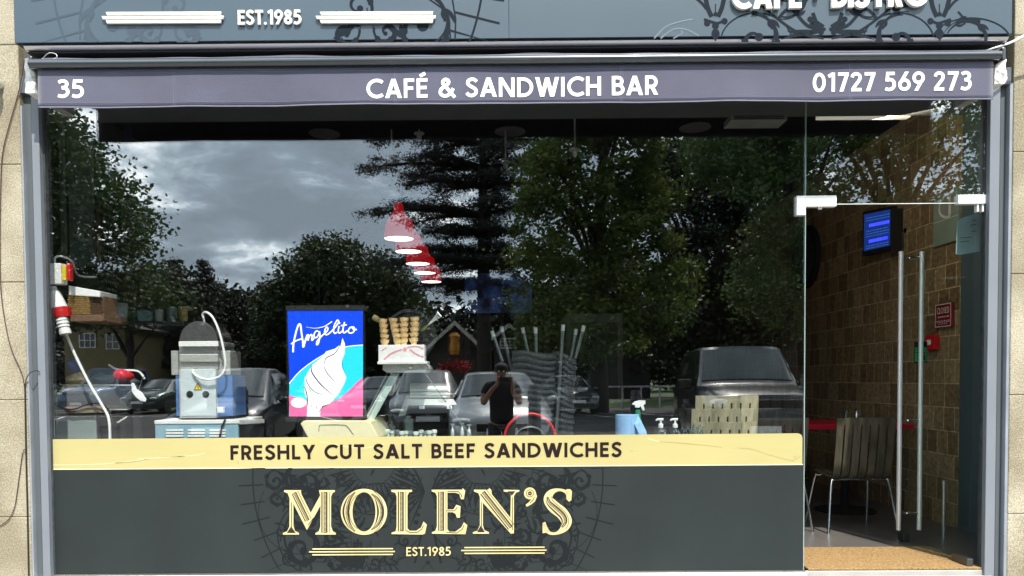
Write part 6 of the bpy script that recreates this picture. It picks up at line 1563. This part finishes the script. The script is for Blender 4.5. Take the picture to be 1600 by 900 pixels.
# small orange shop sign and red flower baskets by the gabled house
g = MB(); c = RF(710.5, 554, 44); g.lathe(c, [(.30, 0), (.36, .3), (.28, .9), (.34, 1.2), (.2, 1.4)], 8); single(g, 'hanging_sign', mat('orange_sign', (.55, .22, .02), .5), 'small orange hanging sign by the dark gabled house', 'sign')
pts = [np.array(RF(u, 573 + rnd.uniform(-7, 6), 43)) + rng.normal(size=(26, 3)) * .16 for u in np.linspace(690, 732, 26)]
o = leaf_mesh('red_flowers', np.concatenate(pts), .14, mat('red_petals', (.40, .02, .02), .7, 0, .5, 6)); tag(o, 'band of red flowers in front of the gabled house', 'flowers', kind='stuff')

# ---- bollards
bo = empty('bollard', (0, 0, 0), 'black bollard mirrored beside the dark hatchback', 'bollard', 'black bollards at the kerb')
g = MB(); g.lathe((0, 0, 0), [(.085, 0), (.085, .78), (.075, .80), (.075, .82), (.09, .83), (.09, .95), (.06, 1.0)], 18); g.build('post', M['black'], bo, smooth=True)
g = MB(); g.lathe((0, 0, .86), [(.0915, 0), (.0915, .05)], 18, capb=False, capt=False); g.build('band', M['darkmetal'], bo)
for k, (u, d, lab) in enumerate(((377, 5.4, None), (835, 5.4, 'black bollard mirrored beside the photographer'), (993, 8.3, 'black bollard mirrored left of the large black car'), (330, 9.0, 'black bollard mirrored behind the steel machine'))):
    o = bo if k == 0 else copy_tree(bo); 
    if lab: o['label'] = lab
    q = gb(u, d); o.location = (q.x, q.y, 0)
    o.scale = (1, 1, 1.28 if k < 2 else 1.15)

# ---- cars
tyre = mat('tyre', (.015, .015, .016), .8); rim_m = mat('alloy', (.5, .51, .52), .3, .9)
cglass = mat('car_glass', (.012, .016, .018), .04, 0, .05, spec=.9); cglass_l = mat('car_glass_pale', (.05, .062, .066), .06, 0, .3, 2, spec=.8)
def car(name, lab, paint, Lc, hw, ht, front, rz, boxy=False, glassm=None, group='cars parked across the pavement'):
    root = empty(name, (0, 0, 0), lab, 'car', group)
    gm = glassm or cglass
    if boxy: st = [(0, .90, .62, .80, .62, .5), (.06, .96, .82, .98, .80, .5), (.35, 1, .95, 1.10, .90, .5), (1.35, 1, 1.06, 1.14, .92, .5), (1.40, 1, 1.08, 1.17, .90, 0), (2.05, 1, 1.08, ht - .02, .76, 0), (2.6, 1, 1.09, ht, .78, 0), (Lc - .5, 1, 1.1, ht - .03, .76, 0), (Lc - .12, .97, 1.1, 1.3, .80, 0), (Lc, .92, .85, .9, .7, .5)]
    else: st = [(0, .78, .52, .62, .55, .5), (.08, .90, .64, .74, .66, .5), (.4, .98, .80, .88, .78, .5), (1.05, 1, .92, 1.0, .82, .5), (1.12, 1, .93, 1.02, .82, 0), (1.95, 1, .95, ht - .03, .64, 0), (2.5, 1, .97, ht, .66, 0), (Lc - .9, 1, .98, ht - .08, .64, 0), (Lc - .18, .95, .95, 1.05, .72, 0), (Lc, .86, .7, .8, .6, .5)]
    secs = []
    for s_, wb, zb, zt, wt_, fl in st:
        W_ = hw * wb; T_ = hw * wt_; zb2 = min(zb, zt - .02)
        half = [(W_ * .9, .22), (W_ * .985, .34), (W_, .55 if zb2 > .6 else zb2 * .8), (W_ * .995, zb2 - .05), (W_ * .96, zb2), (T_ * 1.02, zt - .05 if zt - zb2 > .1 else (zb2 + zt) / 2), (T_ * .93, zt - .008), (T_ * .5, zt + .012), (0, zt + .018)]
        secs.append([(x, -s_, z) for x, z in half] + [(-x, -s_, z) for x, z in half[-2::-1]])
    m_ = len(secs[0]); g = MB(); vs = [p for s_ in secs for p in s_]; fs = []
    for i in range(len(secs) - 1):
        for k in range(m_ - 1): fs.append((i * m_ + k, i * m_ + k + 1, (i + 1) * m_ + k + 1, (i + 1) * m_ + k))
        fs.append((i * m_ + m_ - 1, i * m_, (i + 1) * m_, (i + 1) * m_ + m_ - 1))
    fs += [tuple(range(m_)), tuple((len(secs) - 1) * m_ + k for k in range(m_))]
    g.add(vs, fs); body = g.build('body', paint, root, smooth=True); 
    # windscreen, rear and side glass just proud of the shell
    iA, iB = 4, 5; A, B = secs[iA], secs[iB]
    def pt(sec, k): return Vector(sec[k])
    def offp(p, n, e): return p + n * e
    rows = []
    for t in (.08, .5, .92):
        rows.append([pt(A, k).lerp(pt(B, k), t) for k in (5, 6, 7, 8, 9, 10, 11)])
    for r_ in rows:
        r_[0] = r_[0].lerp(r_[1], .75); r_[-1] = r_[-1].lerp(r_[-2], .75)
    nrm = (rows[0][3] - rows[2][3]).cross(Vector((1, 0, 0))); nrm = nrm.normalized(); nrm = nrm if nrm.z > 0 else -nrm
    g = MB(); g.add([p + nrm * .012 for r_ in rows for p in r_], [(i * 7 + k, i * 7 + k + 1, (i + 1) * 7 + k + 1, (i + 1) * 7 + k) for i in range(2) for k in range(6)])
    g.build('windscreen', gm, root, smooth='all')
    for sx in (1, -1):
        g = MB()
        for i0, t0, t1 in ((4, .35, 1), (5, 0, 1), (6, 0, .92)):
            a0_, b0_ = secs[i0], secs[i0 + 1]
            def sp_(t, h): 
                k0, k1 = 4, 5; p = Vector(a0_[k0]).lerp(Vector(b0_[k0]), t); q = Vector(a0_[k1]).lerp(Vector(b0_[k1]), t); r_ = p.lerp(q, h); return Vector((sx * (r_.x + .008), r_.y, r_.z))
            g.add([sp_(t0, .12), sp_(t1, .12), sp_(t1, .92), sp_(t0, .92)], [(0, 1, 2, 3)])
        g.build('side_window', cglass, root)
        # mirror
        p = Vector(secs[4][4]); g = MB()
        if boxy: g.box(sx * (hw + .01), sx * (hw + .25), p.y - .30, p.y - .22, p.z - .01, p.z + .17); g.build('mirror', paint, root, bevel=.025, seg=3)
        else: g.ell((sx * (hw + .11), p.y - .28, p.z + .06), .10, .05, .065); g.build('mirror', paint, root, smooth='all')
        # headlight
        hz = .66 if not boxy else .86; g = MB(); g.ell((sx * hw * .74, -.10, hz), hw * .20, .11, .065 if not boxy else .09, 14, 8); g.build('headlight', mat('lamp_glass', (.55, .58, .6), .05, .3, .1, 30, spec=1), root, smooth='all')
        for yy in (-.85, -(Lc - .95)):
            g = MB(); g.lathe((sx * (hw - .21), yy, .33), [(.22, 0), (.32, .01), (.33, .05), (.33, .17), (.32, .21), (.22, .215)], 24, Vector((sx, 0, 0))); w_ = g.build('wheel', tyre, root, smooth=True)
            g = MB(); g.lathe((sx * (hw - .005), yy, .33), [(.215, 0), (.2, .012), (.05, -.03), (.04, .01)], 20, Vector((sx, 0, 0))); g.build('rim', rim_m, w_, smooth=True)
    g = MB()
    if boxy:
        g.box(-hw * .62, hw * .62, -.05, .035, .80, .92); 
        for k in range(4): g.box(-hw * .60, hw * .60, .036, .044, .81 + k * .028, .822 + k * .028)
        g.box(-hw * .8, hw * .8, -.05, .03, .40, .60)
    else:
        for sx in (1, -1): g.box(min(sx * .05, sx * .42), max(sx * .05, sx * .42), -.05, .025, .50, .63)
        g.box(-hw * .7, hw * .7, -.05, .02, .28, .42)
    g.build('grille', M['black'], root, bevel=.01)
    g = MB(); g.box(-.26, .26, .03, .045, .44 if not boxy else .40, .55 if not boxy else .51); g.build('number_plate', M['white'], root)
    g = MB(); 
    for sx in (-1, 1): g.tube([(sx * .1 - .3, secs[4][8][1] - .04, secs[4][8][2] + .02), (sx * .1 + .35, secs[4][8][1] - .12, secs[4][8][2] + .07)], .012, 6)
    g.build('wiper', M['black'], root)
    root.location = front; root.rotation_euler = (0, 0, rz)
    return root
def paint(name, col, metal=.4, rough=.28): return mat(name, col, rough, metal, .03, coat=.8)
p_silver, p_black, p_navy, p_grey, p_blue = paint('silver_paint', (.34, .36, .37), .6), paint('black_paint', (.006, .0065, .009), .2), paint('navy_paint', (.012, .015, .021), .3), paint('grey_paint', (.10, .105, .11)), paint('light_blue_paint', (.04, .085, .17))
def cf(u, d): q = RF(u, 600, d); return (q.x, q.y, 0)
car('parked_car', 'silver saloon mirrored behind the photographer', p_silver, 4.4, .90, 1.50, cf(784, 7.8), R(-3), glassm=cglass_l)
rr_car = car('parked_car', 'large black off-road car mirrored right of the middle', p_black, 4.9, 1.0, 1.84, cf(1196, 8.0), R(6), True, glassm=cglass_l); rr_car.scale = (.97, 1, 1.07)
car('parked_car', 'dark hatchback mirrored behind the stainless machine', p_navy, 4.1, .87, 1.62, cf(322, 8.6), R(-2), glassm=cglass_l)
car('parked_car', 'grey estate car mirrored inside the glass case', p_grey, 4.5, .9, 1.60, cf(668, 12.0), R(-6), glassm=cglass_l)
car('parked_van', 'light blue van mirrored at the far left', p_blue, 4.6, .95, 2.0, cf(118, 27), R(5), True, glassm=cglass_l)
car('parked_car', 'dark green car mirrored between the machine and the rack', paint('green_paint', (.03, .05, .045)), 4.3, .88, 1.5, cf(214, 27), R(4))
car('parked_car', 'small dark car mirrored far off behind the advert box', p_navy, 4.2, .88, 1.5, cf(560, 20), R(12))
car('parked_car', 'grey car mirrored far off near the fridge', p_grey, 4.2, .88, 1.5, cf(905, 24), R(-8))
# a white low rail / fence line across the street
fn = empty('low_fence', gb(960, 30), 'low white rail fence mirrored across the car park', 'fence')
g = MB(); a, b_ = gb(885, 30), gb(1060, 30); g.box(a.x, b_.x, -30.03, -29.97, .95, 1.03); g.build('rail', whp, fn)
for k in range(7): x = a.x + (b_.x - a.x) * k / 6; g = MB(); g.box(x - .04, x + .04, -30.03, -29.97, 0, .949); g.build('post', whp, fn)

# ================================================================== THE PHOTOGRAPHER
per = empty('person', (-.05, -4.86, 0), 'person in dark T-shirt and cap photographing the shop with raised phone', 'person')
def skin(name, verts, edges, radii, m, parent, sub=2, root=0):
    me = bpy.data.meshes.new(name); me.from_pydata(verts, edges, []); o = bpy.data.objects.new(name, me); C.objects.link(o)
    md = o.modifiers.new('skin', 'SKIN'); md.use_smooth_shade = True
    for i, r_ in enumerate(radii):
        sv = me.skin_vertices[0].data[i]; sv.radius = r_ if isinstance(r_, tuple) else (r_, r_); sv.use_root = (i == root)
    s_ = o.modifiers.new('sub', 'SUBSURF'); s_.levels = s_.render_levels = sub
    me.materials.append(m)
    if parent is not None: o.parent = parent; o.matrix_parent_inverse = parent.matrix_world.inverted()
    return o
skinm = mat('skin', (.20, .105, .07), .5, 0, .08); shirt = mat('black_shirt', (.010, .010, .012), .85); jeans = mat('dark_jeans', (.02, .024, .035), .85); capm = mat('dark_cap', (.02, .02, .022), .8)
px, py = -.045, -4.86
V = [(px, py, .84), (px, py, 1.0), (px, py + .01, 1.16), (px, py + .01, 1.27), (px, py + .02, 1.335), (px, py + .03, 1.40), (px, py + .035, 1.46), (px, py + .02, 1.51)]
Rr_ = [(.10, .07), (.10, .07), (.11, .08), (.11, .07), (.05, .052), (.062, .072), (.078, .092), (.06, .075)]
Ed = [(i, i + 1) for i in range(7)]
def addv(p, r_, par): V.append(p); Rr_.append((r_, r_)); Ed.append((par, len(V) - 1)); return len(V) - 1
for sx in (-1, 1):
    s1 = addv((px + sx * .15, py + .01, 1.27), .062, 3); s2 = addv((px + sx * .195, py + .0, 1.22), .052, s1)
    e1 = addv((px + sx * .225, py + .06, 1.08), .042, s2); e2 = addv((px + sx * .222, py + .11, 1.055), .038, e1)
    w1 = addv((px + sx * .14, py + .22, 1.20), .032, e2); w2 = addv((px + .045 + sx * .095, py + .275, 1.295), .024, w1); addv((px + .045 + sx * .088, py + .30, 1.33), .026, w2)
    h1 = addv((px + sx * .085, py, .78), .085, 0); k1 = addv((px + sx * .095, py + .02, .46), .056, h1); a1 = addv((px + sx * .10, py - .02, .09), .038, k1); addv((px + sx * .11, py + .10, .04), .036, a1)
body_ = skin('body', V, Ed, Rr_, skinm, per, 2)
# hands: separate fingers closed on the phone's edges
phone_c = Vector((0.0, -4.548, 1.35))
for sx in (-1, 1):
    for k in range(4):
        z = 1.35 + .030 - k * .019; L_ = (.9, 1, .95, .75)[k]
        x0 = sx * .094
        skin('finger', [(x0, -4.572, z - .004), (x0 - sx * .004, -4.556, z), (x0 - sx * .008, -4.5385, z + .002), (x0 - sx * (.012 + .022 * L_), -4.5345, z + .002)], [(0, 1), (1, 2), (2, 3)], [.0095, .0085, .0075, .0065], skinm, per, 1)
    skin('thumb', [(sx * .092, -4.575, 1.332), (sx * .078, -4.572, 1.350), (sx * .058, -4.562, 1.362)], [(0, 1), (1, 2)], [.011, .0095, .008], skinm, per, 1)
# clothes: a closed shirt shell over the torso and upper arms, jeans, shoes, cap
V = [(px, py, .74), (px, py, .94), (px, py + .01, 1.15), (px, py + .01, 1.268), (px, py + .018, 1.308)]
Rr_ = [(.165, .118), (.158, .115), (.168, .12), (.150, .102), (.062, .062)]; Ed = [(i, i + 1) for i in range(4)]
for sx in (-1, 1):
    s1 = addv((px + sx * .152, py + .01, 1.272), .072, 3); s2 = addv((px + sx * .198, py, 1.22), .064, s1); addv((px + sx * .216, py + .035, 1.145), .058, s2)
skin('t_shirt', V, Ed, Rr_, shirt, per, 2)
V = [(px, py, .90)]; Rr_ = [(.165, .12)]; Ed = []
for sx in (-1, 1):
    h1 = addv((px + sx * .088, py, .76), .098, 0); k1 = addv((px + sx * .097, py + .02, .46), .070, h1); addv((px + sx * .10, py - .02, .08), .056, k1)
skin('jeans', V, Ed, Rr_, jeans, per, 2)
for sx in (-1, 1):
    g = MB(); g.ell((px + sx * .105, py + .05, .045), .048, .13, .045); g.build('shoe', capm, per, smooth='all')
hc = Vector((px, py + .035, 1.455))
g = MB(); g.ell(hc + Vector((0, -.008, .035)), .084, .10, .075, 18, 10); g.add([hc + Vector((x, y, .045)) for x, y in ((-.075, .06), (-.06, .135), (0, .155), (.06, .135), (.075, .06))] + [hc + Vector((x, y, .056)) for x, y in ((-.075, .06), (-.06, .135), (0, .155), (.06, .135), (.075, .06))], [(0, 1, 2, 3, 4), (9, 8, 7, 6, 5), (0, 1, 6, 5), (1, 2, 7, 6), (2, 3, 8, 7), (3, 4, 9, 8)]); g.build('cap', capm, per, smooth=True)
g = MB()
for sx in (-1, 1): g.ell(hc + Vector((sx * .03, .085, .0)), .011, .006, .008)
g.build('eyes', M['white'], per, smooth='all')
g = MB(); g.ell(hc + Vector((0, .096, -.025)), .013, .018, .02); 
for sx in (-1, 1): g.ell(hc + Vector((sx * .08, -.005, -.01)), .008, .02, .03)
g.build('nose_and_ears', skinm, per, smooth='all')
g = MB(); g.ell(hc + Vector((0, .083, -.058)), .024, .008, .007); g.build('mouth', mat('lips', (.22, .06, .05), .5), per, smooth='all')
ph = empty('phone', phone_c, 'black phone held level in both hands of the photographer', 'phone')
g = MB(); g.box(-.078, .078, -4.5525, -4.5445, 1.314, 1.386); g.build('body', M['black'], ph, bevel=.003)
g = MB(); g.box(.038, .070, -4.5443, -4.5415, 1.350, 1.380); g.build('lens_plate', M['darkmetal'], ph, bevel=.001)
g = MB(); g.box(-.074, .074, -4.5530, -4.5527, 1.318, 1.382); g.build('screen', mat('phone_screen', (.02, .02, .02), .1, emit=(.3, .32, .35), es=.3), ph)
